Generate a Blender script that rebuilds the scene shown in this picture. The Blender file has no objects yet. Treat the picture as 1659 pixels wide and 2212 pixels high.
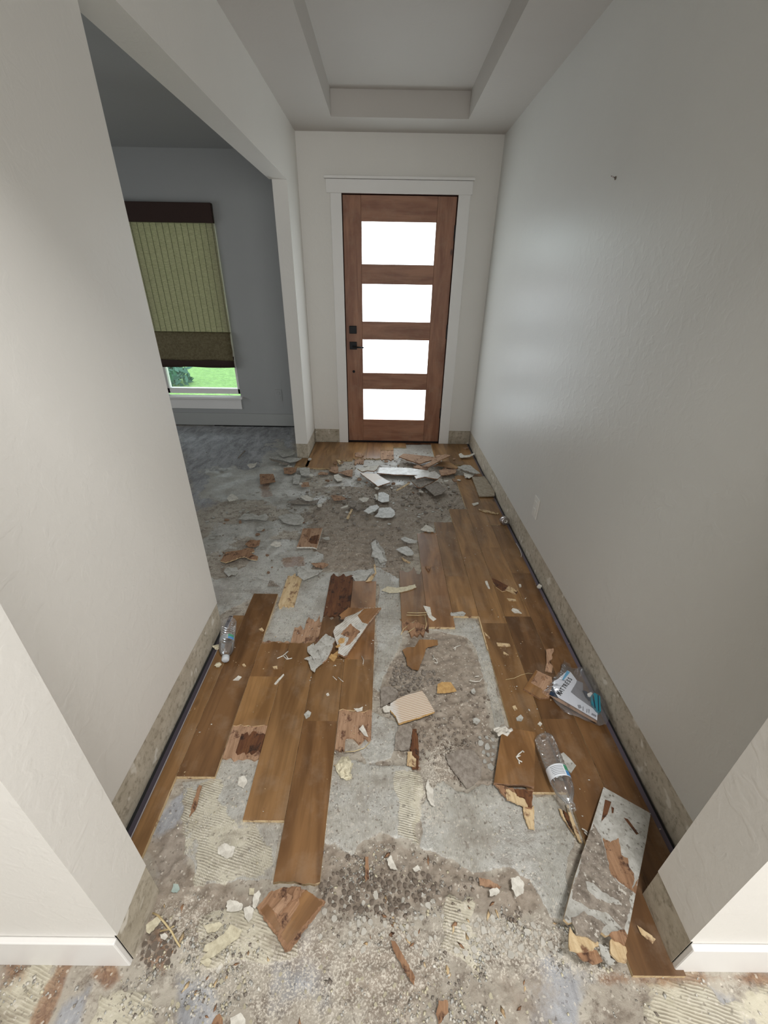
import bpy, bmesh, math, random
import numpy as np
from mathutils import Vector, Matrix
random.seed(7)
C = bpy.context.scene
# ---------------- camera (fitted to the photograph) ----------------
FPX, PITCH, YAW, ROLL, HC = 901.1944, .5027, -.0042, .0163, 1.4339
def _axes():
    c, s = math.cos(YAW), math.sin(YAW)
    fw = np.array([-s*math.cos(PITCH), c*math.cos(PITCH), -math.sin(PITCH)])
    r = np.array([c, s, 0.]); u = np.cross(r, fw); cr, sr = math.cos(ROLL), math.sin(ROLL)
    return r*cr+u*sr, -r*sr+u*cr, fw
RX, UX, FX = _axes()
cd = bpy.data.cameras.new('camera'); co = bpy.data.objects.new('camera', cd); C.collection.objects.link(co)
cd.sensor_fit = 'HORIZONTAL'; cd.sensor_width = 36; cd.lens = 36*FPX/1659; cd.clip_start = .02; cd.clip_end = 200
co.matrix_world = Matrix(((RX[0], UX[0], -FX[0], 0), (RX[1], UX[1], -FX[1], 0), (RX[2], UX[2], -FX[2], HC), (0, 0, 0, 1)))
C.camera = co
# ---------------- world, lights, exposure ----------------
w = bpy.data.worlds.new('world'); C.world = w; w.use_nodes = True
bg = w.node_tree.nodes['Background']; bg.inputs[0].default_value = (.86, .95, 1, 1); bg.inputs[1].default_value = 2.6
def area(name, loc, rot, sx, sy, power, col=(1, 1, 1)):
    l = bpy.data.lights.new(name, 'AREA'); l.shape = 'RECTANGLE'; l.size = sx; l.size_y = sy; l.energy = power; l.color = col
    o = bpy.data.objects.new(name, l); C.collection.objects.link(o); o.location = loc; o.rotation_euler = rot
    return o
area('rear_room_ceiling_lamp', (0.5, -.2, 3.0), (0, 0, 0), .42, .42, 54, (1, .99, .975))
area('rear_room_fill_light', (.9, -2.6, 1.35), (math.radians(90), 0, math.radians(10)), 2.6, 1.3, 68, (.975, .99, 1))  # added soft fill from behind the camera, no window built there
area('left_room_side_fill_light', (-3.9, 2.9, 1.1), (math.radians(80), 0, math.radians(-90)), 1.6, 1.2, 14, (.92, .96, 1))  # added fill to brighten the left room, its side window is invented
C.view_settings.view_transform = 'Standard'; C.view_settings.look = 'None'; C.view_settings.gamma = 1
C.view_settings.exposure = 0.12; C.view_settings.use_curve_mapping = False
# ---------------- numbers of the room ----------------
XR, XL, XP, XPO = .87, -.75, -.69, -.795      # right wall, near left wall, pier hall face, pier far face
YD, YP, YL, ZH, ZC, ZT = 4.067, 3.618, 1.468, 2.047, 2.41, 2.55
SL, SR, SY0, SY1 = -.582, .709, .361, .489     # cased opening stubs
YB = 4.58                                      # back wall of the left room
BS = .14                                       # height of bare strip
# ---------------- geometry helpers ----------------
def ray(px, py): return FX+RX*(px-829.5)/FPX-UX*(py-1106)/FPX
def P(px, py, z=0.):
    d = ray(px, py); t = (z-HC)/d[2]; return float(d[0]*t), float(d[1]*t)
FR = dict(a=(680,950,.13261), b=(860,940,.14467), c=(440,950,.15672), d=(440,1100,.15672), e=(680,1080,.15672), f=(640,1290,.13261),
  g=(820,1340,.16878), h=(860,1560,.18083), i=(520,1860,.14467), j=(280,1880,.16878), k=(0,2000,.19289), l=(1000,2000,.39723),
  m=(1020,1240,.12055), n=(1120,1390,.13261), o=(1130,1560,.12658), p=(440,1320,.07233), A=(430,1200,.2833), B=(800,1250,.33153),
  C=(230,1500,.34358), G=(1100,1550,.33695), Q=(800,900,.27125), E=(0,1750,.42194), H=(600,1850,.36166), D=(600,600,.36166), Z=(0,0,1.), V=(700,1550,.36166))
def fp(fr, s):
    ox, oy, k = FR[fr]; out = []
    for t in s.split():
        v = [float(q) for q in t.split(',')]; out.append((ox+v[0]*k, oy+v[1]*k))
    return out
def link(o, parent=None):
    C.collection.objects.link(o)
    if parent: o.parent = parent
    return o
def mesh_obj(name, verts, faces, m=None, parent=None, smooth=False):
    me = bpy.data.meshes.new(name); me.from_pydata([tuple(map(float, v)) for v in verts], [], [tuple(f) for f in faces]); me.update()
    if m: me.materials.append(m)
    if smooth: me.polygons.foreach_set('use_smooth', [True]*len(me.polygons))
    return link(bpy.data.objects.new(name, me), parent)
def bm_obj(name, bm, m=None, parent=None, smooth=False):
    me = bpy.data.meshes.new(name); bmesh.ops.recalc_face_normals(bm, faces=bm.faces); bm.to_mesh(me); bm.free()
    if m: me.materials.append(m)
    if smooth: me.polygons.foreach_set('use_smooth', [True]*len(me.polygons))
    return link(bpy.data.objects.new(name, me), parent)
def addbox(bm, x0, x1, y0, y1, z0, z1, bev=0):
    vs = [bm.verts.new((x, y, z)) for x in (x0, x1) for y in (y0, y1) for z in (z0, z1)]
    fs = [bm.faces.new([vs[i] for i in q]) for q in ((0,1,3,2),(4,6,7,5),(0,4,5,1),(2,3,7,6),(0,2,6,4),(1,5,7,3))]
    if bev:
        es = list({e for f in fs for e in f.edges}); bmesh.ops.bevel(bm, geom=es, offset=bev, segments=2, affect='EDGES', profile=.5)
def box(name, x0, x1, y0, y1, z0, z1, m, parent=None, bev=0):
    bm = bmesh.new(); addbox(bm, x0, x1, y0, y1, z0, z1, bev); return bm_obj(name, bm, m, parent)
def empty(name, loc=(0, 0, 0), rz=0):
    o = bpy.data.objects.new(name, None); o.location = loc; o.rotation_euler = (0, 0, rz); o.empty_display_size = .05; return link(o)
def tag(o, label, cat, group=None):
    o['label'] = label; o['category'] = cat
    if group: o['group'] = group
    return o
def struct(o): o['kind'] = 'structure'; return o
def origin_to(o, c):
    for v in o.data.vertices: v.co -= Vector(c)
    o.location = c
def tube(name, pts, r, m, parent=None, n=6, rs=None, smooth=True):
    pts = [Vector(p) for p in pts]; V = []; F = []
    for i, p in enumerate(pts):
        d = (pts[min(i+1, len(pts)-1)]-pts[max(i-1, 0)]).normalized(); a = d.orthogonal().normalized() if abs(d.z) > .9 else d.cross(Vector((0, 0, 1))).normalized(); b = d.cross(a)
        rr = rs[i] if rs else r
        for k in range(n):
            t = 2*math.pi*k/n; V.append(p+a*rr*math.cos(t)+b*rr*math.sin(t))
    for i in range(len(pts)-1):
        for k in range(n): F.append((i*n+k, i*n+(k+1) % n, (i+1)*n+(k+1) % n, (i+1)*n+k))
    F.append(tuple(range(n))[::-1]); F.append(tuple((len(pts)-1)*n+k for k in range(n)))
    return mesh_obj(name, V, F, m, parent, smooth)
def lathe(name, prof, m, parent=None, n=28, cap=True):
    V = []; F = []
    for z, r in prof:
        for k in range(n): V.append((r*math.cos(2*math.pi*k/n), r*math.sin(2*math.pi*k/n), z))
    for i in range(len(prof)-1):
        for k in range(n): F.append((i*n+k, i*n+(k+1) % n, (i+1)*n+(k+1) % n, (i+1)*n+k))
    if cap: F.append(tuple(range(n))[::-1]); F.append(tuple((len(prof)-1)*n+k for k in range(n)))
    return mesh_obj(name, V, F, m, parent, True)
# ---------------- materials ----------------
class NT:
    def __init__(s, name):
        s.m = bpy.data.materials.new(name); s.m.use_nodes = True; s.t = s.m.node_tree; s.n = s.t.nodes; s.n.clear()
        s.out = s.n.new('ShaderNodeOutputMaterial')
    def a(s, typ, ins=None, **kw):
        nd = s.n.new('ShaderNode'+typ)
        for k, v in kw.items(): setattr(nd, k, v)
        for k, v in (ins or {}).items():
            if isinstance(v, bpy.types.NodeSocket): s.t.links.new(v, nd.inputs[k])
            else: nd.inputs[k].default_value = v
        return nd
    def mix(s, f, a, b, mode='MIX'):
        nd = s.n.new('ShaderNodeMix'); nd.data_type = 'RGBA'; nd.blend_type = mode
        for k, v in ((0, f), (6, a), (7, b)):
            if isinstance(v, bpy.types.NodeSocket): s.t.links.new(v, nd.inputs[k])
            elif k == 0: nd.inputs[k].default_value = v
            else: nd.inputs[k].default_value = (*v[:3], 1)
        return nd.outputs[2]
    def math(s, op, a, b=0., clamp=False):
        nd = s.n.new('ShaderNodeMath'); nd.operation = op; nd.use_clamp = clamp
        for k, v in ((0, a), (1, b)):
            if isinstance(v, bpy.types.NodeSocket): s.t.links.new(v, nd.inputs[k])
            else: nd.inputs[k].default_value = v
        return nd.outputs[0]
    def ramp(s, v, a, b):            # smooth threshold from a to b
        nd = s.a('MapRange', {0: v, 1: a, 2: b}, clamp=True); return nd.outputs[0]
    def coord(s, scale=(1, 1, 1), which='Object', rot=(0, 0, 0)):
        tc = s.a('TexCoord'); mp = s.a('Mapping', {0: tc.outputs[which]}); mp.inputs['Scale'].default_value = scale; mp.inputs['Rotation'].default_value = rot
        return mp.outputs[0]
    def noise(s, v, scale, detail=4, rough=.55, dist=0): return s.a('TexNoise', {0: v, 'Scale': scale, 'Detail': detail, 'Roughness': rough, 'Distortion': dist}).outputs[0]
    def bump(s, h, strength, dist=.01, nrm=None):
        ins = {'Strength': strength, 'Distance': dist, 'Height': h}
        if nrm: ins['Normal'] = nrm
        return s.a('Bump', ins).outputs[0]
    def finish(s, col, rough=.6, nrm=None, **kw):
        ins = {'Roughness': rough}
        if isinstance(col, tuple): col = (*col[:3], 1)
        ins['Base Color'] = col
        if nrm: ins['Normal'] = nrm
        ins.update({k.replace('_', ' '): v for k, v in kw.items()})
        p = s.a('BsdfPrincipled', ins); s.t.links.new(p.outputs[0], s.out.inputs[0]); return s.m
def S(r, g, b):                       # sRGB 0..255 to linear
    return tuple(((c/255)/12.92 if c/255 < .04045 else ((c/255+.055)/1.055)**2.4) for c in (r, g, b))
def paint(name, col, rough=.45, tex=90, st=.25):
    t = NT(name); v = t.coord(which='Object'); n = t.noise(v, tex, 3, .6); n2 = t.noise(v, 1.7, 3)
    c = t.mix(t.ramp(n2, .3, .7), tuple(x*.965 for x in col), col)
    big = t.noise(v, 22, 3, .5, .6)
    h = t.math('ADD', n, t.math('MULTIPLY', t.ramp(big, .5, .62), .9))
    return t.finish(c, rough, t.bump(h, st, .0012))
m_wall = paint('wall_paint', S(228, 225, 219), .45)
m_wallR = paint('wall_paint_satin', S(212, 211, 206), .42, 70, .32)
m_ceil = paint('ceiling_paint', S(196, 191, 185), .7, 120, .2)
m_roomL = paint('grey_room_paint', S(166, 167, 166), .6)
m_trim = paint('white_trim_paint', S(238, 236, 233), .35, 30, .05)
def mk_bare():
    t = NT('bare_drywall'); v = t.coord()
    c = t.mix(t.ramp(t.noise(v, 9, 5, .7), .38, .66), S(196, 187, 170), S(172, 162, 144))
    c = t.mix(t.ramp(t.noise(v, 40, 4, .7), .5, .72), c, S(140, 130, 112)); c = t.mix(t.ramp(t.noise(v, 17, 2), .64, .7), c, S(214, 208, 196))
    return t.finish(c, .85, t.bump(t.noise(v, 60, 5, .7), .5, .003))
m_bare = mk_bare()
def mk_oak(name, dark, light, rough=.35, obj_tint=True):
    t = NT(name); tc = t.a('TexCoord'); oi = t.a('ObjectInfo')
    off = t.a('VectorMath', {0: tc.outputs['Object'], 1: t.a('CombineXYZ', {0: t.math('MULTIPLY', oi.outputs['Random'], 37.), 1: t.math('MULTIPLY', oi.outputs['Random'], 91.)}).outputs[0]}, operation='ADD').outputs[0]
    mp = t.a('Mapping', {0: off}); mp.inputs['Scale'].default_value = (1, .06, 1); v = mp.outputs[0]
    g = t.noise(v, 60, 5, .65, .6)
    mp2 = t.a('Mapping', {0: off}); mp2.inputs['Scale'].default_value = (1, .16, 1); g2 = t.noise(mp2.outputs[0], 14, 3, .5, 1.)
    c = t.mix(t.ramp(g2, .36, .66), dark, light)
    c = t.mix(t.math('MULTIPLY', t.ramp(g, .5, .8), .55), c, tuple(x*.55 for x in dark))
    kn = t.a('TexVoronoi', {0: t.a('Mapping', {0: off, 'Scale': (1, .5, 1)}).outputs[0], 'Scale': 3.2}).outputs['Distance']
    c = t.mix(t.math('MULTIPLY', t.ramp(kn, .05, .02), .8), c, tuple(x*.25 for x in dark))
    if obj_tint: c = t.mix(1., c, oi.outputs['Color'], 'MULTIPLY')
    dust = t.noise(tc.outputs['Object'], 7, 5, .7); c = t.mix(t.math('MULTIPLY', t.ramp(dust, .5, .75), .22), c, S(176, 160, 140))
    r = t.math('ADD', t.math('MULTIPLY', dust, .25), rough-.08)
    return t.finish(c, r, t.bump(g, .12, .0008))
m_oak = mk_oak('oak_plank', S(112, 81, 48), S(150, 114, 74))
m_door = mk_oak('mahogany_door', S(138, 92, 68), S(168, 120, 92), .42, False)
def mk_core(name, c1, c2, c3, sc=1.):
    t = NT(name); v = t.coord((1, .12, 1)); v0 = t.coord()
    g = t.noise(v, 70*sc, 5, .7, .8); b = t.noise(v0, 24*sc, 4, .7)
    c = t.mix(t.ramp(g, .35, .65), c1, c2); c = t.mix(t.ramp(b, .54, .64), c, c3)
    return t.finish(c, .85, t.bump(t.math('ADD', g, b), .8, .004))
m_core = mk_core('torn_wood', S(164, 128, 98), S(128, 94, 68), S(74, 48, 34))
m_pink = mk_core('torn_veneer', S(180, 146, 118), S(144, 112, 86), S(98, 66, 48))
m_red = mk_core('red_core', S(112, 72, 42), S(80, 46, 26), S(46, 28, 18))
m_yel = mk_core('pale_splintered_core', S(214, 192, 154), S(184, 156, 116), S(120, 86, 62))
def mk_back():
    t = NT('glue_coated_back'); v = t.coord(); w_ = t.a('TexWave', {0: v, 'Scale': 34., 'Distortion': 1.2, 'Detail': 2.}, bands_direction='X').outputs[1]
    b = t.noise(v, 14, 5, .7); c = t.mix(t.ramp(b, .44, .58), S(196, 193, 186), S(158, 150, 138)); c = t.mix(t.math('MULTIPLY', w_, .4), c, S(230, 228, 222))
    return t.finish(c, .3, t.bump(t.math('ADD', w_, b), .25, .0015), Specular_IOR_Level=.9)
m_back = mk_back()
def mk_ridged():
    t = NT('ridged_adhesive_face'); v = t.coord(); w_ = t.a('TexWave', {0: v, 'Scale': 44., 'Distortion': .7, 'Detail': 2.}, bands_direction='X').outputs[1]
    sx = t.a('SeparateXYZ', {0: v}); c = t.mix(t.ramp(w_, .55, .8), S(184, 156, 128), S(222, 212, 198)); k = t.ramp(t.math('ADD', sx.outputs[1], t.math('MULTIPLY', t.noise(v, 60, 2), .03)), -.02, -.045)
    c = t.mix(k, c, S(208, 202, 196))
    return t.finish(c, .33, t.bump(w_, .35, .002), Specular_IOR_Level=.9)
m_ridged = mk_ridged()
def rough_mat(name, c1, c2, sc=40, r=.85, st=.6, sp=None):
    t = NT(name); v = t.coord(); n = t.noise(v, sc, 4, .7); c = t.mix(t.ramp(n, .38, .62), c1, c2)
    if sp: c = t.mix(t.ramp(t.noise(v, sc*3, 3), .6, .66), c, sp)
    return t.finish(c, r, t.bump(n, st, .003))
m_plaster = rough_mat('white_plaster', S(222, 218, 208), S(190, 185, 174))
m_cream = rough_mat('cream_adhesive', S(212, 205, 180), S(184, 175, 150), 60)
m_mortar = rough_mat('grey_mortar', S(150, 142, 132), S(118, 108, 98), 50)
m_grit = rough_mat('brown_mortar', S(138, 125, 112), S(106, 94, 83), 50)
m_palegrey = rough_mat('pale_grey_skim', S(190, 189, 183), S(158, 155, 147), 30, .42, .35, S(122, 117, 109))
m_grime = rough_mat('grime_film', S(150, 140, 128), S(104, 94, 84), 40, .8, .6, S(190, 184, 174))
m_tan = rough_mat('tan_fibreboard', S(196, 160, 104), S(170, 132, 82), 50)
m_tanglue = rough_mat('tan_glue_back', S(172, 160, 142), S(148, 136, 118), 30)
m_mint = rough_mat('mint_flake', S(170, 184, 176), S(150, 166, 160), 30, .6, .2)
m_straw = rough_mat('straw_string', S(206, 188, 146), S(180, 158, 116), 30)
def flat(name, col, rough=.5, **kw): return NT(name).finish(col, rough, **kw)
m_black = flat('black_metal', (.012, .012, .013), .45, Metallic=.6)
m_gap = flat('dark_gap_strip', S(62, 56, 66), .5)
m_gapR = flat('purple_grey_strip', S(92, 84, 96), .5)
m_edge = flat('silver_edge', S(190, 186, 192), .35, Metallic=.7)
m_silver = flat('dull_silver', S(178, 172, 172), .25, Metallic=.9)
m_white = flat('white_plastic', S(222, 220, 214), .4)
m_card = flat('white_card', S(226, 230, 236), .4)
m_greycard = flat('grey_card', S(132, 132, 136), .5)
m_ink = flat('black_ink', (.01, .01, .012), .5)
m_teal = flat('teal_foam', S(38, 128, 146), .5)
m_navy = flat('navy_foam', S(20, 40, 62), .6)
m_blue = flat('light_blue_print', S(84, 168, 206), .5)
m_green = flat('green_print', S(70, 150, 112), .5)
m_bluep = flat('blue_print', S(74, 140, 200), .5)
m_greytext = flat('grey_print', S(140, 144, 150), .5)
def mk_clear(name, tint=(.96, .97, .98), k=.22):
    t = NT(name); tr = t.a('BsdfTransparent', {0: (*tint, 1)}); gl = t.a('BsdfGlossy', {0: (1, 1, 1, 1), 'Roughness': .08}); lw = t.a('LayerWeight', {0: k})
    df = t.a('BsdfDiffuse', {0: (.75, .76, .78, 1)}); mx0 = t.a('MixShader', {0: .06, 1: tr.outputs[0], 2: df.outputs[0]})
    f = t.math('ADD', t.math('MULTIPLY', lw.outputs[0], .75), .05, True)
    mx = t.a('MixShader', {0: f, 1: mx0.outputs[0], 2: gl.outputs[0]}); t.t.links.new(mx.outputs[0], t.out.inputs[0]); return t.m
m_clear = mk_clear('clear_plastic'); m_film = mk_clear('clear_film', (.93, .93, .94), .3); m_frostcap = flat('translucent_white_cap', S(190, 194, 198), .4)
m_fog = mk_clear('fogged_plastic', (.80, .82, .85), .35)
m_glass = mk_clear('window_glass', (.97, .99, .98), .12)
def mk_pane():
    t = NT('daylit_frosted_glass'); v = t.coord(); sx = t.a('SeparateXYZ', {0: v})
    n = t.noise(v, 2.5, 2); c = t.mix(t.ramp(n, .35, .7), (.82, .94, 1.), (.96, .98, 1.)); c = t.mix(t.ramp(sx.outputs[2], 1.45, 1.9), c, (.72, .86, .86))
    em = t.a('Emission', {0: c, 1: 5.}); gl = t.a('BsdfGlossy', {0: (1, 1, 1, 1), 'Roughness': .3}); mx = t.a('MixShader', {0: .05, 1: em.outputs[0], 2: gl.outputs[0]})
    t.t.links.new(mx.outputs[0], t.out.inputs[0]); return t.m
m_pane = mk_pane()
def mk_blind():
    t = NT('woven_blind_cloth'); v = t.coord(); n = t.noise(t.coord((.08, 1, 1)), 420, 2, .6); c = t.mix(t.ramp(n, .3, .7), S(140, 134, 112), S(178, 171, 146))
    d = t.a('BsdfDiffuse', {0: c}); tr = t.a('BsdfTranslucent', {0: t.mix(1., c, (.62, .60, .46), 'MULTIPLY')}); mx = t.a('MixShader', {0: .35, 1: d.outputs[0], 2: tr.outputs[0]})
    t.t.links.new(mx.outputs[0], t.out.inputs[0]); return t.m
m_blind = mk_blind()
m_blindfold = rough_mat('folded_blind_cloth', S(120, 110, 82), S(96, 86, 60), 60)
m_cord = flat('dark_cord', S(52, 48, 32), .8)
m_valance = rough_mat('dark_valance_cloth', S(58, 36, 28), S(44, 26, 20), 200, .8, .2)
def mk_grass():
    t = NT('lawn'); v = t.coord(); n = t.noise(v, 9, 6, .8); c = t.mix(t.ramp(n, .35, .65), (.07, .20, .03), (.24, .46, .10)); c = t.mix(t.ramp(t.noise(v, 40, 4, .8), .5, .7), c, (.42, .58, .3)); return t.finish(c, .9)
m_grass = mk_grass()
# ---------------- floor field (numpy) ----------------
_rng = np.random.RandomState(3); _L = _rng.rand(8, 256, 256)
def vn(x, y, s, k=0):
    X = np.asarray(x)*s+17.3*k+500; Y = np.asarray(y)*s+5.1*k+500; xi = np.floor(X).astype(int); yi = np.floor(Y).astype(int)
    fx = X-xi; fy = Y-yi; fx = fx*fx*(3-2*fx); fy = fy*fy*(3-2*fy); T = _L[k % 8]
    g = lambda i, j: T[(xi+i) % 256, (yi+j) % 256]
    return (g(0, 0)*(1-fx)+g(1, 0)*fx)*(1-fy)+(g(0, 1)*(1-fx)+g(1, 1)*fx)*fy
def fbm(x, y, s, k=0, o=4):
    v = 0; a = 1; t = 0
    for i in range(o): v = v+a*vn(x, y, s*2**i, k+i); t += a; a *= .55
    return v/t
def sdist(x, y, poly):               # signed distance, positive inside
    x = np.asarray(x, float); y = np.asarray(y, float); d = np.full(x.shape, 9.); ins = np.zeros(x.shape, bool); n = len(poly)
    for i in range(n):
        ax, ay = poly[i]; bx, by = poly[(i+1) % n]; ex, ey = bx-ax, by-ay; L = ex*ex+ey*ey+1e-12
        t = np.clip(((x-ax)*ex+(y-ay)*ey)/L, 0, 1); d = np.minimum(d, np.hypot(x-ax-t*ex, y-ay-t*ey))
        c = ((ay > y) != (by > y)) & (x < (bx-ax)*(y-ay)/(by-ay+1e-12)+ax); ins ^= c
    return np.where(ins, d, -d)
def wp(fr, s): return [P(*q) for q in fp(fr, s)]
ZN = {}
def zone(k, fr, s, soft=.02, amp=.03, ns=14): ZN.setdefault(k, []).append((wp(fr, s), soft, amp, ns))
# pale grey ridged adhesive
zone('adh', 'Z', '390,1685 465,1680 480,1640 555,1640 535,1775 605,1780 590,1905 520,1905 430,1905 400,1840 400,1760', .008, .02)
zone('adh', 'Z', '600,1310 640,1230 735,1235 702,1345 640,1400 560,1395', .01, .02)
zone('adh', 'Z', '735,1235 820,1225 862,1250 868,1380 850,1420 818,1490 806,1480 820,1260 765,1258 757,1250', .008, .015)
zone('adh', 'Z', '803,1535 865,1560 850,1640 790,1650 780,1620', .008, .012)
zone('adh', 'Z', '715,1650 850,1645 880,1660 905,1830 830,1800 760,1845 690,1800', .01, .03)
zone('adh', 'Z', '960,1690 1010,1705 1040,1690 1075,1700 1160,1715 1200,1715 1245,1810 1215,1990 1185,1985 1150,1890 1110,1870 1060,1885 1010,1870 905,1830 910,1740', .008, .02)
zone('adh', 'Z', '470,1335 548,1285 605,1285 612,1250 660,1240 700,1200 640,1165 560,1165 540,1215 500,1245 455,1250 450,1300', .012, .035)
zone('adh', 'Z', '981,1333 1027,1333 1062,1420 1090,1560 1070,1575 1050,1480 1035,1420 1010,1375 960,1365 930,1362 925,1355 981,1357', .006, .018)
zone('adh', 'Z', '850,962 958,958 970,1000 920,1010 870,985 855,1012 925,1020 930,1045 800,1050 700,1050 720,1035 765,1030 766,996 790,992', .02, .03)
zone('adh', 'Z', '800,1170 815,1165 835,1200 832,1225 812,1220', .005, .01)
zone('adh', 'Z', '600,950 560,1010 440,1020 430,1075 560,1085 640,1110 700,1080 650,1040 720,1010 640,985', .12, .22, 7)
zone('adh', 'Z', '430,1180 470,1130 560,1120 650,1110 640,1150 540,1160 480,1200', .12, .2, 7)
# brown dirt and crumbled mortar
zone('dirt', 'Z', '640,1240 640,1130 700,1085 720,1050 1000,1040 1015,1095 975,1110 940,1130 900,1150 870,1230 860,1245 740,1235', .03, .04)
zone('dirt', 'Z', '870,1400 890,1370 960,1362 1010,1378 1040,1430 1060,1560 1070,1590 1065,1700 1035,1700 960,1690 930,1620 850,1635 870,1560 820,1500 835,1440', .01, .025)
zone('dirt', 'Z', '690,1830 760,1845 840,1800 900,1840 1010,1870 1060,1885 1110,1872 1150,1890 1180,1960 1100,1990 960,1960 850,1970 740,1980 680,1960', .015, .03)
zone('dirt', 'Z', '335,1880 440,1905 560,1905 600,1930 500,1990 420,2020 340,2060 290,2072', .03, .05)
zone('dirt', 'Z', '480,1230 540,1225 600,1230 560,1260 490,1260', .02, .03)
zone('dirt', 'Z', '300,1830 420,1760 405,1850 440,1905 350,1905', .02, .03)
# cream yellow adhesive
zone('cream', 'Z', '400,1700 470,1690 500,1760 560,1800 590,1830 580,1900 530,1905 430,1900 400,1830', .02, .04)
zone('cream', 'Z', '440,2050 430,1980 500,1950 560,1960 620,2010 640,2060 570,2080 520,2060 450,2085', .01, .02)
zone('cream', 'Z', '180,2230 210,2140 320,2140 345,2230', .01, .02)
zone('cream', 'Z', '1380,2230 1400,2120 1500,2110 1560,2150 1659,2130 1700,2230 1560,2230', .03, .05)
zone('cream', 'Z', '960,1940 1010,1950 1040,2020 1020,2090 960,2060', .02, .05)
zone('cream', 'Z', '0,2230 20,2110 90,2090 120,2110 60,2230', .02, .04)
zone('cream', 'Z', '850,1660 905,1680 908,1830 860,1810', .02, .03)
# blue grey dark smears
zone('blue', 'Z', '375,920 640,918 636,965 600,1010 520,1050 440,1095 420,1100', .08, .05, 6)
zone('blue', 'Z', '380,2230 385,2110 440,2120 480,2230', .02, .03)
zone('blue', 'Z', '1130,2130 1190,2070 1270,2110 1250,2200 1150,2230', .03, .05)
zone('blue', 'Z', '95,2230 150,2150 195,2130 180,2230', .015, .02)
zone('blue', 'Z', '1480,2150 1560,2120 1620,2180 1650,2230 1560,2230', .03, .04)
zone('blue', 'Z', '690,1880 600,1100 460,1080 440,1140 520,1160 600,1130', .06, .05, 7) if False else None
# rusty wood stain
zone('rust', 'Z', '60,2230 95,2130 120,2100 140,2060 160,2065 130,2140 95,2230', .008, .015)
zone('rust', 'Z', '0,2120 0,2060 60,2060 40,2110', .02, .03)
zone('rust', 'Z', '205,2100 245,2085 260,2110 225,2150', .01, .02)
zone('rust', 'Z', '340,1990 330,2050 300,2070 350,2095 375,2050', .02, .03)
zone('rust', 'Z', '885,1600 905,1600 905,1660 885,1650', .006, .01)
zone('rust', 'Z', '1300,2115 1330,2110 1659,2100 1700,2125 1560,2120 1400,2125', .015, .02)
zone('blue', 'Z', '600,2060 660,2030 720,2080 700,2150 620,2160', .05, .05)
zone('blue', 'Z', '330,1760 400,1700 410,1800 400,1890 340,1890', .02, .03)
zone('dirt', 'Z', '780,2040 880,2020 960,2100 930,2200 820,2210 740,2140', .05, .06)
zone('dirt', 'Z', '1080,2120 1160,2100 1180,2200 1100,2215', .04, .05)
zone('dirt', 'Z', '620,2060 720,2000 760,2080 700,2130', .05, .06)
zone('rust', 'Z', '560,1035 575,1030 590,1070 565,1075', .01, .02)
zone('rust', 'Z', '610,1205 660,1200 660,1225 615,1225', .01, .02)
# white crumbled plaster
zone('chips', 'Z', '960,1985 1180,1975 1250,2010 1330,2060 1300,2110 1180,2090 1050,2110 950,2050', .03, .04)
zone('chips', 'Z', '350,1950 480,1960 560,2060 700,2000 960,1980 1000,2100 800,2230 500,2200 380,2100', .05, .06)
zone('chips', 'Z', '960,1580 1010,1640 960,1720 930,1800 900,1740 925,1640', .02, .03)
zone('chips', 'Z', '1040,1430 1062,1430 1085,1540 1062,1530', .01, .02)
ZN = {k: [z for z in v if z] for k, v in ZN.items()}
def field(k, x, y):
    v = np.zeros(np.shape(x))
    for poly, soft, amp, ns in ZN.get(k, []):
        xs = [p[0] for p in poly]; ys = [p[1] for p in poly]; m = .12+soft
        sel = (x > min(xs)-m) & (x < max(xs)+m) & (y > min(ys)-m) & (y < max(ys)+m)
        if not sel.any(): continue
        xx = x[sel]; yy = y[sel]
        d = sdist(xx, yy, poly)+(fbm(xx, yy, ns, 1, 4)-.5)*2*amp
        vv = np.clip(.5+d/(2*soft), 0, 1); v[sel] = np.maximum(v[sel], vv)
    return v
def hfield(x, y, adh=None, dirt=None, cream=None):
    x = np.atleast_1d(np.asarray(x, float)); y = np.atleast_1d(np.asarray(y, float))
    adh = field('adh', x, y) if adh is None else adh; dirt = field('dirt', x, y) if dirt is None else dirt; cream = field('cream', x, y) if cream is None else cream
    base = (fbm(x, y, 9, 2, 4)-.5)*.005+np.clip(1-np.abs(fbm(x*.6, y, 10, 5, 4)-.5)*16, 0, 1)*.0035*np.clip((y-1.2)*2, 0, 1)*(1-.0*dirt)
    lump = np.clip(fbm(x, y, 60, 3, 3)-.45, 0, 1)*.016*np.clip(1-adh+.1, 0, 1)
    a = np.clip((adh-.4)*5, 0, 1); c = np.clip((cream-.4)*5, 0, 1)
    return base*(1-a*.7)+.0035*np.maximum(a, c)+lump*(.45+.75*dirt)-.002*dirt-.006
def axis(segs):
    out = [segs[0][0]]
    for a, b, st in segs:
        n = max(1, round((b-a)/st)); out += list(np.linspace(a, b, n+1)[1:])
    return np.array(out)
gx = axis([(-4.2, -2.4, .12), (-2.4, -.9, .018), (-.9, .9, .0058), (.9, 1.2, .01), (1.2, 4.2, .2)])
gy = axis([(-3.4, .2, .1), (.2, 1.2, .0045), (1.2, 2.4, .006), (2.4, 4.7, .011)])
GX, GY = np.meshgrid(gx, gy); X = GX.ravel(); Y = GY.ravel()
FL = {k: field(k, X, Y) for k in ('adh', 'dirt', 'cream', 'blue', 'rust', 'chips')}
Zf = hfield(X, Y, FL['adh'], FL['dirt'], FL['cream'])
nx, ny = len(gx), len(gy)
me = bpy.data.meshes.new('floor'); nv = nx*ny; me.vertices.add(nv); me.vertices.foreach_set('co', np.column_stack([X, Y, Zf]).ravel())
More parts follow.
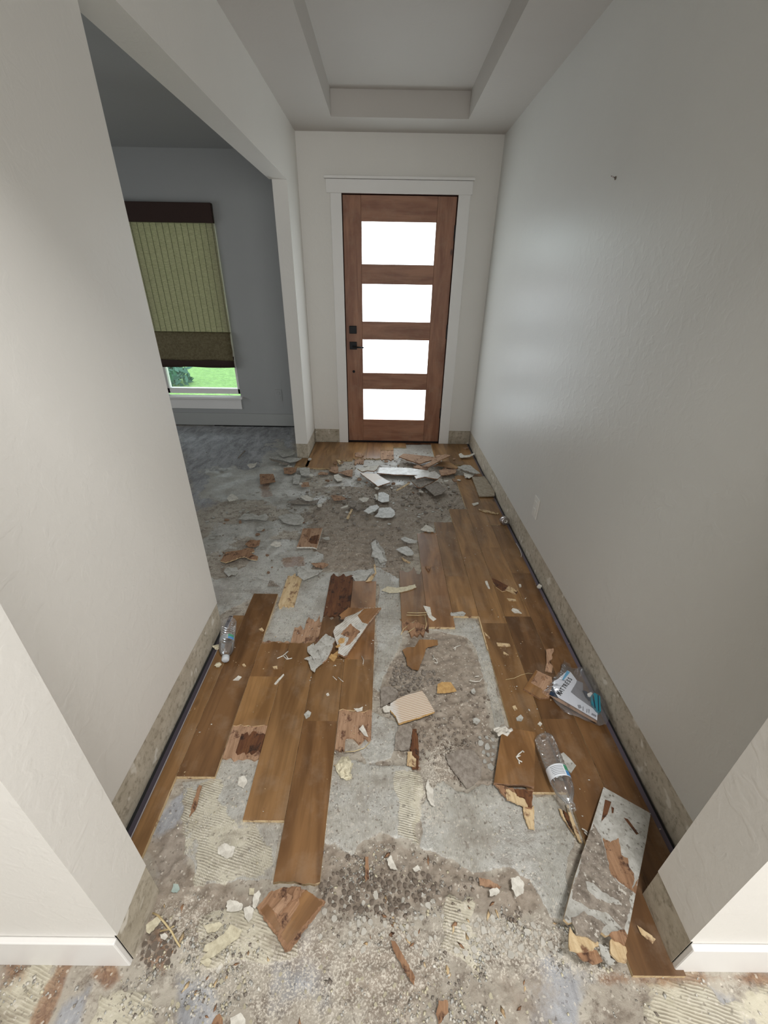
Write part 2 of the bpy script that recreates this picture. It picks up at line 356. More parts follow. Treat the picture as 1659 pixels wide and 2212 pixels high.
ii, jj = np.meshgrid(np.arange(nx-1), np.arange(ny-1)); q = (jj*nx+ii).ravel(); quads = np.column_stack([q, q+1, q+nx+1, q+nx]).ravel(); nf = len(q)
me.loops.add(nf*4); me.loops.foreach_set('vertex_index', quads.astype(np.int32)); me.polygons.add(nf); me.polygons.foreach_set('loop_start', np.arange(0, nf*4, 4, dtype=np.int32)); me.polygons.foreach_set('loop_total', np.full(nf, 4, dtype=np.int32))
me.update(calc_edges=True); me.polygons.foreach_set('use_smooth', [True]*nf)
for k, v in FL.items():
    at = me.attributes.new(k, 'FLOAT', 'POINT'); at.data.foreach_set('value', v.astype(np.float32))
def mk_slab():
    t = NT('stripped_slab'); v = t.coord(); A = lambda n: t.a('Attribute', attribute_name=n).outputs['Fac']
    n1 = t.noise(v, 5, 6, .65); n2 = t.noise(v, 26, 6, .72); n3 = t.noise(v, 210, 4, .7); n4 = t.noise(v, 60, 5, .75, .5)
    stk = t.noise(t.coord((.35, 1, 1), rot=(0, 0, .25)), 11, 6, .75, 1.2)
    nz = t.math('MULTIPLY', t.math('SUBTRACT', t.math('ADD', t.math('MULTIPLY', n2, .6), t.math('MULTIPLY', n4, .4)), .5), 1.5)
    th = lambda a: t.ramp(t.math('ADD', A(a), nz), .44, .56)
    sm = lambda a: t.ramp(t.math('ADD', A(a), nz), .25, .75)
    base = t.mix(t.ramp(n1, .35, .65), S(158, 149, 136), S(184, 177, 164)); base = t.mix(t.ramp(n2, .5, .68), base, S(110, 98, 86)); base = t.mix(t.ramp(n4, .6, .68), base, S(200, 194, 181)); base = t.mix(t.math('MULTIPLY', t.ramp(stk, .52, .66), .6), base, S(112, 98, 86))
    vs = t.coord((1, .35, 1), rot=(0, 0, .9)); st = t.noise(vs, 12, 6, .75, .4)
    blue = t.mix(t.ramp(st, .38, .62), S(134, 134, 136), S(182, 183, 186)); blue = t.mix(t.ramp(n4, .6, .7), blue, S(90, 88, 88))
    c = t.mix(sm('blue'), base, blue)
    dirt = t.mix(t.ramp(n2, .36, .66), S(162, 150, 136), S(128, 115, 101)); dirt = t.mix(t.ramp(n3, .6, .74), dirt, S(160, 150, 137)); dirt = t.mix(t.ramp(n1, .5, .7), dirt, S(160, 150, 137)); dirt = t.mix(t.math('MULTIPLY', t.ramp(stk, .55, .72), .6), dirt, S(96, 84, 74))
    c = t.mix(t.math('MULTIPLY', sm('dirt'), .92), c, dirt)
    wx = t.a('TexWave', {0: v, 'Scale': 68., 'Distortion': 3.2, 'Detail': 3., 'Detail Scale': .5}, bands_direction='X').outputs[1]
    wmask = t.ramp(t.noise(v, 6, 3), .42, .56); wr = t.math('MULTIPLY', wx, wmask)
    adh = t.mix(t.ramp(n2, .4, .66), S(178, 177, 171), S(150, 147, 139)); adh = t.mix(t.math('MULTIPLY', wr, .75), adh, S(206, 202, 190))
    swirl = t.a('TexNoise', {0: v, 'Scale': 38., 'Detail': 3., 'Distortion': 2.4}).outputs[0]; sw = t.ramp(t.math('ABSOLUTE', t.math('SUBTRACT', swirl, .5)), .03, .0)
    adh = t.mix(t.math('MULTIPLY', sw, .5), adh, S(224, 222, 214))
    spot = t.noise(v, 75, 2, .5); adh = t.mix(t.math('MULTIPLY', t.ramp(spot, .63, .69), .65), adh, S(120, 108, 96)); adh = t.mix(t.math('MULTIPLY', t.ramp(n1, .5, .62), .6), adh, S(144, 136, 125)); adh = t.mix(t.math('MULTIPLY', t.ramp(stk, .54, .66), .55), adh, S(126, 116, 105))
    ta = th('adh'); c = t.mix(ta, c, adh)
    wy = t.a('TexWave', {0: t.coord(rot=(0, 0, .25)), 'Scale': 50., 'Distortion': 5.5, 'Detail': 2., 'Detail Scale': .25}, bands_direction='Y').outputs[1]
    wyk = t.ramp(t.noise(v, 9, 4, .6), .42, .58); cr = t.mix(t.math('MAXIMUM', t.ramp(wy, .3, .75), t.math('SUBTRACT', 1., wyk)), S(160, 151, 132), S(204, 198, 178)); cr = t.mix(t.math('MULTIPLY', t.ramp(stk, .5, .62), .6), cr, S(138, 126, 110)); cr = t.mix(t.ramp(n2, .55, .7), cr, S(192, 186, 164)); tcx = th('cream'); c = t.mix(t.math('MULTIPLY', tcx, .85), c, cr)
    rust = t.mix(t.ramp(n4, .4, .6), S(112, 72, 46), S(156, 122, 92)); c = t.mix(t.math('MULTIPLY', sm('rust'), .75), c, rust)
    chp = t.ramp(n3, .5, .58); c = t.mix(t.math('MULTIPLY', t.math('MULTIPLY', chp, sm('chips')), .75), c, S(218, 211, 198))
    vv = t.a('TexVoronoi', {0: v, 'Scale': 210.}).outputs['Color']; sp = t.a('SeparateColor', {0: vv}).outputs[0]; c = t.mix(t.math('MULTIPLY', t.ramp(sp, .95, .98), .6), c, S(214, 207, 194)); c = t.mix(t.math('MULTIPLY', t.ramp(sp, .04, .02), .5), c, S(92, 82, 72))
    h = t.math('ADD', t.math('ADD', t.math('MULTIPLY', n3, .5), n4), t.math('ADD', t.math('MULTIPLY', t.math('MULTIPLY', wr, ta), .8), t.math('MULTIPLY', t.math('MULTIPLY', t.math('MULTIPLY', wy, wyk), tcx), .9)))
    r = t.math('SUBTRACT', .78, t.math('MULTIPLY', ta, .50))
    return t.finish(c, r, t.bump(h, .6, .0035), Specular_IOR_Level=t.math('ADD', .45, t.math('MULTIPLY', ta, .45)))
me.materials.append(mk_slab()); floor = struct(link(bpy.data.objects.new('floor', me)))
# ---------------- laid planks: parts of the floor ----------------
CX = [-.663+.127*i for i in range(13)]
def jagged(x0, x1, y, amp, side, n=9):
    out = []
    for i in range(n+1):
        x = x0+(x1-x0)*i/n; d = random.uniform(-1, 1)*amp+(random.choice([0, 0, 1])*amp*random.uniform(.4, 1.4)) if amp and 0 < i < n else random.uniform(-.4, .4)*amp
        out.append((x, y+side*d))
    return out
def prism(name, pts, z0, z1, m, parent=None, sidem=None, ang=0., c=None, bev=0.):
    c = c or (sum(p[0] for p in pts)/len(pts), sum(p[1] for p in pts)/len(pts))
    ca, sa = math.cos(-ang), math.sin(-ang); bm = bmesh.new()
    loc = [((x-c[0])*ca-(y-c[1])*sa, (x-c[0])*sa+(y-c[1])*ca) for x, y in pts]
    b = [bm.verts.new((x, y, z0)) for x, y in loc]; t = [bm.verts.new((x, y, z1)) for x, y in loc]; n = len(pts)
    ft = bm.faces.new(t); fb = bm.faces.new(b[::-1])
    for i in range(n):
        f = bm.faces.new((b[i], b[(i+1) % n], t[(i+1) % n], t[i])); f.material_index = 1 if sidem else 0
    bmesh.ops.recalc_face_normals(bm, faces=bm.faces); bmesh.ops.triangulate(bm, faces=[ft, fb])
    me = bpy.data.meshes.new(name); bm.to_mesh(me); bm.free(); me.materials.append(m)
    if sidem: me.materials.append(sidem)
    o = link(bpy.data.objects.new(name, me), parent); o.location = (c[0], c[1], 0); o.rotation_euler = (0, 0, ang); return o
T = {'m': (.86, .84, .82), 'l': (1.12, 1.1, 1.04), 'd': (.62, .56, .52), 'p': (.98, .90, .92), 'g': (.72, .76, .8), 'o': (1.05, .98, .9), 'k': (.5, .45, .42), 'w': (.8, .74, .7)}
PT = .0085
def plank(ci, y0, y1, tone='m', j0=0, j1=0, x0=None, x1=None, m=None, z=PT):
    xa = (CX[ci] if x0 is None else x0)+.0007; xb = (CX[ci]+.127 if x1 is None else x1)-.0007
    pts = jagged(xa, xb, y0, j0, -1)+jagged(xa, xb, y1, j1, 1)[::-1]
    if not j0: pts = [(xa, y0), (xb, y0)]+pts[10:]
    if not j1: pts = (pts[:2] if not j0 else pts[:10])+[(xb, y1), (xa, y1)]
    o = prism('plank', pts, -.006, z, m or m_oak, floor, m_yel if m is None else m); k = T[tone]; f = random.uniform(.95, 1.05); o.color = (k[0]*f, k[1]*f, k[2]*f, 1); return o
for a in [(0, .42, 1.53, 'm', 0, 0, -.716, -.663), (0, .777, 1.693, 'd'), (1, .96, 1.175, 'l', .008), (1, 1.175, 1.357, 'w', 0, .004), (2, .653, 1.36, 'm', 0, .006),
          (3, .507, .98, 'w', .006), (3, .98, 1.268, 'm'), (3, 1.27, 1.52, 'd', 0, .02), (4, 1.028, 1.27, 'm', .006), (4, 1.27, 1.808, 'p'),
          (6, 1.5, 1.9, 'w', .02, .03), (7, 1.469, 1.95, 'p'), (7, 1.95, 2.32, 'p', 0, .025), (8, 1.546, 1.862, 'l'), (8, 1.862, 2.46, 'm', 0, .004), (9, .742, 1.5, 'm'), (9, 1.5, 2.65, 'l', 0, .004),
          (10, .338, 1.0, 'd'), (10, 1.0, 1.548, 'k'), (10, 1.548, 2.157, 'l'), (10, 2.157, 3.24, 'l', 0, .02), (11, .47, 1.9, 'd', 0, 0, None, .842), (11, 1.9, 2.43, 'm', 0, 0, None, .842), (11, 2.435, 4.05, 'l', 0, 0, None, .845),
          (2, 3.57, 4.05, 'l', .004), (1, 3.37, 4.05, 'l'), (0, 3.37, 4.05, 'o'), (0, 3.4, 4.05, 'l', 0, 0, -.686, -.663), (0, 3.4, 3.6, 'l', 0, 0, -.78, -.663),
          (3, 3.62, 4.05, 'l', .015), (4, 3.62, 4.05, 'p', .01), (5, 3.84, 4.05, 'l'), (6, 3.93, 4.05, 'l'), (9, 3.56, 4.05, 'l', .012), (10, 3.5, 4.05, 'm', .006)]:
    plank(*a)
for x0, x1, y0, y1, m, j in [(CX[1], CX[2], .842, .962, m_pink, .008), (CX[1]+.04, CX[2], .86, .93, m_red, .01), (CX[2]+.002, CX[3], 1.355, 1.46, m_pink, .02), (CX[3], CX[4], 1.535, 1.855, m_red, .012),
                          (CX[4]+.03, CX[5], .915, 1.03, m_pink, .01), (CX[1]+.018, CX[1]+.10, 1.605, 1.852, m_yel, .012), (CX[1], CX[2], 1.335, 1.368, m_pink, .006), (CX[4], CX[4]+.035, .875, 1.03, m_pink, .006),
                          (CX[2]+.05, CX[3], 1.44, 1.50, m_pink, .02), (CX[9]-.005, CX[9]+.008, 1.34, 1.545, m_yel, .003), (CX[5], CX[6], 3.62, 3.84, m_pink, .02), (CX[3]+.02, CX[4]-.02, 3.5, 3.6, m_pink, .02), (CX[6], CX[7], 1.44, 1.51, m_core, .02)]:
    o = prism('torn_plank_core', jagged(x0+.001, x1-.001, y0, j, -1)+jagged(x0+.001, x1-.001, y1, j, 1)[::-1], -.006+random.uniform(0, .001), (.006 if m is m_red else .0045 if m is m_pink else .0075)+random.uniform(0, .0006), m, floor)
# strips along the walls; black ones paint the shade in the gaps
struct(box('gap_shade_left', XL+.002, XL+.012, .4, YL-.01, -.006, .002, flat('shadow_gap', (.008, .008, .008), .9)))
tr = struct(empty('trim_2', (0, 0, 0))); box('metal_edging', XL+.013, XL+.03, SY1, 1.53, -.006, .004, m_gap, tr); box('silver_lip', XL+.03, XL+.0335, SY1, 1.53, -.006, .008, m_edge, tr)
struct(box('gap_shade_right', XR-.010, XR-.002, SY1, YD, -.006, .002, bpy.data.materials['shadow_gap']))
struct(box('trim_4', XR-.026, XR-.011, SY1, YD, -.006, .004, m_gapR))
# ---------------- room shell ----------------
def wall(name, boxes, m, parent=None):
    bm = bmesh.new()
    for b in boxes: addbox(bm, *b)
    o = bm_obj(name, bm, m, parent); return struct(o) if not parent else o
R2 = .0035
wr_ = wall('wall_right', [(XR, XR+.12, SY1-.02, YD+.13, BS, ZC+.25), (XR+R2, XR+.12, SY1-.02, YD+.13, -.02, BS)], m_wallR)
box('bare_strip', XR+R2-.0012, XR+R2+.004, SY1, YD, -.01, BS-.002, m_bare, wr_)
wl = wall('wall_left', [(XL-.11, XL, SY1-.02, YL, BS, ZC+.25), (XL-.11, XL-R2, SY1-.02, YL, -.02, BS)], m_wall)
box('bare_strip', XL-R2-.004, XL-R2+.0012, SY1, YL-.001, -.01, BS-.002, m_bare, wl)
# pier, its side wall and the header
wp_ = wall('wall_pier', [(XPO, XP, YP, YD+.13, BS, ZC+.25), (XPO+.002, XP-R2, YP+R2, YD+.13, -.02, BS), (XPO-.02, XP, YL-.0, YP, ZH, ZC+.25), (XL-.11, XP, YL-.12, YL, ZH, ZC+.1)], m_wall)
box('bare_strip', XP-R2-.004, XP-R2+.0012, YP+.002, YD, -.01, BS-.002, m_bare, wp_); box('bare_strip', XPO+.003, XP-R2, YP+R2-.0012, YP+R2+.004, -.01, BS-.002, m_bare, wp_)
# entry wall with door opening
DX0, DX1, DZ = -.375, .579, 2.055
wd = wall('wall_entry', [(XP, DX0, YD, YD+.13, BS, ZC+.25), (DX1, XR, YD, YD+.13, BS, ZC+.25), (DX0, DX1, YD, YD+.13, DZ, ZC+.25), (XP, DX0, YD+R2, YD+.13, -.02, BS), (DX1, XR, YD+R2, YD+.13, -.02, BS)], m_wall)
for a, b in ((XP, -.446), (.656, XR)): box('bare_strip', a, b, YD+R2-.0012, YD+R2+.004, .004, BS-.002, m_bare, wd)
# stubs and lintel of the near opening
wsl = wall('wall_near_left', [(-3.6, SL, SY0, SY1, BS, 2.27), (-3.6, SL-R2, SY0, SY1, -.02, BS)], m_wall); box('bare_strip', SL-R2-.004, SL-R2+.0012, SY0, SY1, -.01, BS-.002, m_bare, wsl)
wsr = wall('wall_near_right', [(SR, 3.6, SY0, SY1, BS, 2.27), (SR+R2, 3.6, SY0, SY1, -.02, BS)], m_wall); box('bare_strip', SR+R2-.0012, SR+R2+.004, SY0, SY1, -.01, BS-.002, m_bare, wsr)
wall('wall_lintel', [(-3.6, 3.6, SY0, SY1, 2.27, 3.2)], m_wall)
struct(box('baseboard_left', -3.6, SL-.004, SY0-.013, SY0, -.006, .13, m_trim, None, .003)); struct(box('baseboard_right', SR+.004, 3.6, SY0-.013, SY0, -.006, .13, m_trim, None, .003))
# ceiling with the tray recess
ty0, ty1, tx0, tx1 = .95, 3.753, -.385, .545
cb = [(XPO, XR+.12, ty1, YD+.13, ZC, ZC+.2), (XPO, XR+.12, SY1, ty0, ZC, ZC+.2), (XPO, tx0, ty0, ty1, ZC, ZC+.2), (tx1, XR+.12, ty0, ty1, ZC, ZC+.2), (tx0, tx1, ty0, ty1, ZT, ZC+.2)]
wall('ceiling', cb, m_ceil)
# left room
lr = wall('wall_back', [(-1.56, XPO+.01, YB, YB+.14, 0, 2.43), (-4.0, -2.4, YB, YB+.14, 0, 2.43), (-2.4, -1.56, YB, YB+.14, 2.03, 2.43), (-2.4, -1.56, YB, YB+.14, 0, .30), (-.81, -.70, YD+.13, YB+.14, 0, 2.43)], m_roomL)
wall('wall_far_left', [(-4.1, -4.0, SY1, YB+.14, 0, 2.43)], m_roomL); wall('ceiling_left_room', [(-4.1, XPO-.02, SY1, YB+.14, ZC, 2.5)], m_roomL)
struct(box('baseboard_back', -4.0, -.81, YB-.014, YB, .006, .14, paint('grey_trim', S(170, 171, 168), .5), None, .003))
struct(box('gap_shade_back', -1.9, -.82, YB-.016, YB-.004, -.006, .005, bpy.data.materials['shadow_gap']))  # black strip painted as the shade under the baseboard
# rear room (behind the photographer)
wall('wall_rear', [(-3.6, 3.6, -3.6, -3.5, 0, 3.2)], m_wall); wall('wall_rear_left', [(-3.7, -3.6, -3.6, SY1, 0, 3.2)], m_wall); wall('wall_rear_right', [(3.6, 3.7, -3.6, SY1, 0, 3.2)], m_wall); wall('ceiling_rear', [(-3.7, 3.7, -3.6, SY0, 3.1, 3.2)], m_ceil)
# ---------------- window in the left room ----------------
wn = struct(empty('window_1', (-1.95, YB, .3))); O = lambda o: (setattr(o, 'location', Vector(o.location)-wn.location), o)[1]
for b in ((-2.4, -2.34, YB+.05, YB+.11, .34, 2.03), (-1.6, -1.56, YB+.05, YB+.11, .34, 2.03), (-2.4, -1.56, YB+.05, YB+.11, .34, .395), (-2.4, -1.56, YB+.05, YB+.11, 1.98, 2.03)): O(box('window_frame', *b, m_trim, wn, .003))
O(box('window_pane', -2.34, -1.6, YB+.075, YB+.081, .395, 1.98, m_glass, wn))
O(box('window_sill', -2.44, -1.535, YB-.045, YB+.05, .30, .325, m_trim, wn, .005)); O(box('window_apron', -2.42, -1.56, YB-.014, YB, .19, .30, m_trim, wn, .002))
bl = tag(empty('roman_shade', (-1.96, YB-.03, 2.03)), 'olive woven roman shade with dark valance hanging in the left room window', 'window shade')
B = lambda o: (setattr(o, 'location', Vector(o.location)-bl.location), o)[1]
B(box('valance', -2.39, -1.56, YB-.05, YB-.006, 1.882, 2.03, m_valance, bl, .003))
V_ = []; F_ = []; nxb = 14
zz = [1.885-.93*i/24 for i in range(25)]
for iz, z in enumerate(zz):
    for ix in range(nxb): V_.append((-2.385+.82*ix/(nxb-1), YB-.022+.003*math.sin(iz*.7+ix*.4), z))
for iz in range(len(zz)-1):
    for ix in range(nxb-1): F_.append((iz*nxb+ix, iz*nxb+ix+1, (iz+1)*nxb+ix+1, (iz+1)*nxb+ix))
B(mesh_obj('shade_cloth', V_, F_, m_blind, bl, True))
def fold(name, prof, m):
    V = []; F = []; n = 12
    for ix in range(n):
        for k, (dy, z) in enumerate(prof): V.append((-2.387+.827*ix/(n-1), YB+dy, z+.004*math.sin(ix*.9+k)*(k > 1)))
    L = len(prof)
    for ix in range(n-1):
        for k in range(L-1): F.append((ix*L+k, (ix+1)*L+k, (ix+1)*L+k+1, ix*L+k+1))
    o = mesh_obj(name, V, F, m, bl, True); sm = o.modifiers.new('s', 'SOLIDIFY'); sm.thickness = .003; return B(o)
fold('shade_fold', [(-.022, .97), (-.042, .955), (-.052, .90), (-.05, .84), (-.044, .79), (-.056, .75), (-.06, .72), (-.045, .70)], m_blindfold)
fold('shade_fold', [(-.030, .74), (-.045, .70), (-.05, .66), (-.04, .635), (-.025, .632)], m_valance)
for i in range(15):
    x = -2.37+i*.0565; B(tube('shade_cord', [(x, YB-.0285, 1.88), (x, YB-.0285, 1.4), (x+.001, YB-.0285, .965)], .0016, m_cord, bl, 4))
# lawn outside
struct(box('ground_lawn', -14, 6, YB+.2, 24, -.45, -.35, m_grass))
bu = []; bm = bmesh.new(); rr = random.Random(4)
for k in range(420):
    a = rr.random()*6.28; r = rr.random()**.5*.55; h = rr.random()*.5*(1-r*.8)
    c = Vector((r*math.cos(a), r*math.sin(a), h)); d = Vector((rr.uniform(-1, 1), rr.uniform(-1, 1), rr.uniform(-.2, 1))).normalized()*.09; e = d.orthogonal().normalized()*.035
    bm.faces.new([bm.verts.new(c+q) for q in (-d, e, d, -e)])
o = bm_obj('shrub', bm, flat('shrub_leaves', S(60, 110, 90), .6)); o.location = (-4.3, 8.2, -.35); tag(o, 'blue-green shrub on the lawn outside the left room window', 'shrub')
# ---------------- front door ----------------
YF = 4.087
d1 = struct(empty('door_1', (.102, YF, 0))); DD = lambda o: (setattr(o, 'location', Vector(o.location)-d1.location), o)[1]
X0, X1 = -.355, .559; px0, px1 = -.202, .401; Zp = [(1.568, 1.865), (1.127, 1.421), (.684, .977), (.237, .533)]
def wood(name, x0, x1, z0, z1, horiz=False):
    bm = bmesh.new(); cx, cz = (x0+x1)/2, (z0+z1)/2; hx, hz = (x1-x0)/2-.0006, (z1-z0)/2-.0006
    if horiz: addbox(bm, -hz, hz, -hx, hx, -.022, .022, .001)
    else: addbox(bm, -hx, hx, -hz, hz, -.022, .022, .001)
    o = bm_obj(name, bm, m_door, d1); o.location = (cx-.102, .022, cz)
    o.rotation_euler = (math.radians(90), 0, 0) if not horiz else (math.radians(90), math.radians(90), 0)
    return o
wood('stile', X0+.003, px0-.004, .018, 2.038); wood('stile', px1+.004, X1-.003, .018, 2.038)
zs = [2.038]+[v for z in Zp for v in (z[1]+.003, z[0]-.003)]+[.018]
for i in range(0, 10, 2): wood('rail', px0-.004, px1+.004, zs[i+1], zs[i], True)
for z0, z1 in Zp:
    DD(box('glass_pane', px0-.003, px1+.003, YF+.010, YF+.018, z0-.003, z1+.003, m_pane, d1))
    bm = bmesh.new()
    for b in ((px0-.004, px0, z0, z1), (px1, px1+.004, z0, z1), (px0-.004, px1+.004, z1, z1+.004), (px0-.004, px1+.004, z0-.004, z0)): addbox(bm, b[0], b[1], YF-.002, YF+.012, b[2], b[3])
    DD(bm_obj('glazing_bead', bm, m_door, d1))
DD(box('door_sweep', X0, X1, YF-.004, YF+.03, .003, .019, m_black, d1))
o = DD(box('deadbolt', -.3215, -.256, YF-.02, YF, 1.026, 1.09, m_black, d1, .003)); o['label'] = 'square black deadbolt plate'
o = DD(box('handle_plate', -.3215, -.256, YF-.014, YF, .891, .957, m_black, d1, .003)); l = DD(tube('lever', [(-.289, YF-.01, .918), (-.289, YF-.05, .918), (-.27, YF-.055, .917), (-.19, YF-.052, .913)], .007, m_black, d1, 8))
k = lathe('keyhole_cover', [(0, .012), (.004, .012), (.006, .009)], m_black, d1, 16); k.rotation_euler = (math.radians(90), 0, 0); k.location = (-.289-.102, .0, .695)
for z0, z1 in ((1.743, 1.851), (.995, 1.112), (.259, .359)): DD(box('hinge', X1-.008, X1+.006, YF-.009, YF+.003, z0, z1, m_black, d1, .002))
bm = bmesh.new()
for b in ((DX0, X0-.002, YD, YD+.11, 0, DZ), (X1+.002, DX1, YD, YD+.11, 0, DZ), (DX0, DX1, YD, YD+.11, 2.043, DZ), (DX0, DX1, YD+.07, YD+.12, 0, DZ)): addbox(bm, *b)
bm_obj('door_jamb', bm, flat('dark_jamb', S(70, 36, 24), .6), d1).location = -d1.location
box('threshold', DX0, DX1, YD-.02, YD+.1, -.004, .004, m_red, d1).location = -d1.location
cs = struct(empty('trim_6', (.1, YD, 0)))
for n_, b in (('casing_leg', (-.445, -.357, YD-.016, YD, 0, 2.043)), ('casing_leg', (.561, .655, YD-.016, YD, 0, 2.043)), ('casing_head', (-.476, .666, YD-.019, YD, 2.043, 2.130)), ('casing_cap', (-.489, .676, YD-.03, YD, 2.132, 2.150))):
    box(n_, *b, m_trim, cs, .0025).location = (-.1, -YD, 0)
# ---------------- wall fittings ----------------
def outlet(x, y, z, rz, label, m=m_white):
    o = tag(empty('wall_outlet', (x, y, z), rz), label, 'outlet')
    box('cover_plate', -.036, .036, -.006, 0, -.062, .062, m, o, .0025)
    for s in (-.022, .022):
        box('socket_face', -.017, .017, -.009, -.005, s-.014, s+.014, m, o, .002)
    return o
outlet(XR, 2.085, .332, -math.pi/2, 'white outlet plate low on the bare right-hand wall')
outlet(-1.146, YB, .345, 0, 'grey-white outlet low on the back wall of the left room', m_roomL)
o = tag(empty('picture_hook', (XR, 2.008, 1.795)), 'tiny metal nail hook high on the right-hand wall', 'hook')
tube('nail', [(.001, 0, 0), (-.02, 0, .006)], .0022, m_silver, o); tube('wall_plug', [(.002, 0, 0), (-.003, 0, 0)], .006, m_grime, o, 8)
# ---------------- loose boards, shards and flakes ----------------
def plane_pts(pp, z, s):
    cx = sum(p[0] for p in pp)/len(pp); cy = sum(p[1] for p in pp)/len(pp); c = P(cx, cy, z); out = []
    for px, py in pp:
        d = ray(px, py); t = (z-HC-s[0]*c[0]-s[1]*c[1])/(d[2]-s[0]*d[0]-s[1]*d[1]); out.append((d[0]*t, d[1]*t))
    return out, c
def shard(name, label, fr, pts, m, z=.012, t=.008, s=(0., 0.), jag=.0, cat='wood scrap', parent=None, grain=0., side=None, group=None, tint=None, ref=None):
    """flat piece whose outline is laid on the plane z + s.(x-cx, y-cy)"""
    pp = fp(fr, pts) if isinstance(pts, str) else pts
    if parent is not None and ref: z, s, c0 = ref; P0 = c0
    w2, c = plane_pts(pp, z, s) if not ref else ([], None)
    if ref:
        w2 = []
        for px, py in pp:
            d = ray(px, py); tt = (z-HC-s[0]*P0[0]-s[1]*P0[1])/(d[2]-s[0]*d[0]-s[1]*d[1]); w2.append((d[0]*tt, d[1]*tt))
        c = P0
    if jag:
        q = []
        for i, a in enumerate(w2):
            b = w2[(i+1) % len(w2)]; L = math.hypot(b[0]-a[0], b[1]-a[1]); n = max(1, int(L/(jag*3)))
            for k in range(n):
                f = k/n; j = jag if k else 0; q.append((a[0]+(b[0]-a[0])*f+random.uniform(-j, j), a[1]+(b[1]-a[1])*f+random.uniform(-j, j)))
        w2 = q
    zz = [z+s[0]*(x-c[0])+s[1]*(y-c[1]) for x, y in w2]
    if parent is None:
        lo = min(zz)-t; 
        if lo < -.004: zz = [v-(lo+.004) for v in zz]
    bm = bmesh.new(); cen = (c[0], c[1], z); ca, sa = math.cos(-grain), math.sin(-grain)
    L2 = lambda x, y: ((x-cen[0])*ca-(y-cen[1])*sa, (x-cen[0])*sa+(y-cen[1])*ca)
    tp = [bm.verts.new((*L2(x, y), v-z)) for (x, y), v in zip(w2, zz)]; bt = [bm.verts.new((*L2(x, y), v-z-t)) for (x, y), v in zip(w2, zz)]; n = len(tp)
    ft = bm.faces.new(tp); fb = bm.faces.new(bt[::-1])
    for i in range(n):
        f = bm.faces.new((bt[i], bt[(i+1) % n], tp[(i+1) % n], tp[i])); f.material_index = 1 if side else 0
    bmesh.ops.recalc_face_normals(bm, faces=bm.faces); bmesh.ops.triangulate(bm, faces=[ft, fb])
    me = bpy.data.meshes.new(name); bm.to_mesh(me); bm.free(); me.materials.append(m)
    if side: me.materials.append(side)
    o = link(bpy.data.objects.new(name, me)); o.location = cen; o.rotation_euler = (0, 0, grain)
    if parent is not None:
        o.parent = parent; o.matrix_parent_inverse = Matrix.LocRotScale(parent.location, parent.rotation_euler, None).inverted()
    if tint: o.color = (*T[tint][:3], 1)
    if label and parent is None: tag(o, label, cat, group)
    o['_r'] = 0; del o['_r']; SH[o.name] = (z, s, c); return o
SH = {}
def sub(par, name, fr, pts, m, dz=.001, t=.004, jag=.0, grain=0., tint=None):
    z, s, c = SH[par.name]; return shard(name, None, fr, pts, m, t=t, jag=jag, parent=par, ref=(z+dz, s, c), grain=grain, tint=tint, side=None)
# broken board at lower right
b = shard('broken_board', 'long broken floorboard lying glue side up against the right wall opening', 'G', '605,445 908,615 880,780 830,1030 760,1390 700,1370 620,1400 560,1350 480,1330 430,1300 380,1320 350,1290 420,1020 520,720', m_palegrey, .052, .012, (-.10, -.07), .0, 'floorboard', side=m_yel, grain=-.5)
sub(b, 'bare_wood_patch', 'G', '600,770 650,800 700,770 720,880 760,900 770,960 800,1000 790,1100 830,1020 812,1130 700,1050 650,1000 625,880', m_core, .0008, .002, .002)
sub(b, 'grime_patch', 'G', '540,680 590,760 630,900 660,1010 700,1060 790,1110 740,1370 640,1260 520,1230 400,1160 400,1090 450,980 470,860 500,780', m_grime, .0004, .002, .003)
sub(b, 'gouge', 'G', '615,525 655,540 630,620 590,668', m_red, .0008, .002); sub(b, 'gouge', 'G', '735,642 760,650 830,745 815,750', m_red, .0008, .002); sub(b, 'gouge', 'G', '655,570 672,580 668,612 658,612', m_red, .0008, .002)
sub(b, 'glue_smear', 'G', '490,1050 540,1060 600,1120 700,1170 720,1200 650,1190 560,1160 500,1100', m_palegrey, .0014, .002, .002)
sub(b, 'splintered_end', 'G', '390,1340 430,1400 500,1410 560,1430 590,1460 540,1490 470,1500 390,1490 382,1420', m_yel, -.004, .008, .003); sub(b, 'splintered_end', 'G', '650,1420 700,1440 748,1470 752,1570 700,1560 650,1510', m_yel, -.006, .008, .002)
sub(b, 'glue_flake', 'G', '570,1450 630,1470 650,1540 680,1560 650,1590 600,1540', m_palegrey, -.003, .003, .002); sub(b, 'splintered_end', 'G', '430,1500 560,1490 600,1560 540,1580 460,1540', m_core, -.012, .008, .003)
sub(b, 'crumbling_glue', 'G', '400,1280 480,1240 560,1290 620,1330 560,1440 500,1400 430,1390', m_grime, .004, .005, .003); sub(b, 'crumbling_glue', 'G', '640,1390 740,1360 760,1400 740,1460 680,1430', m_core, .001, .006, .003)
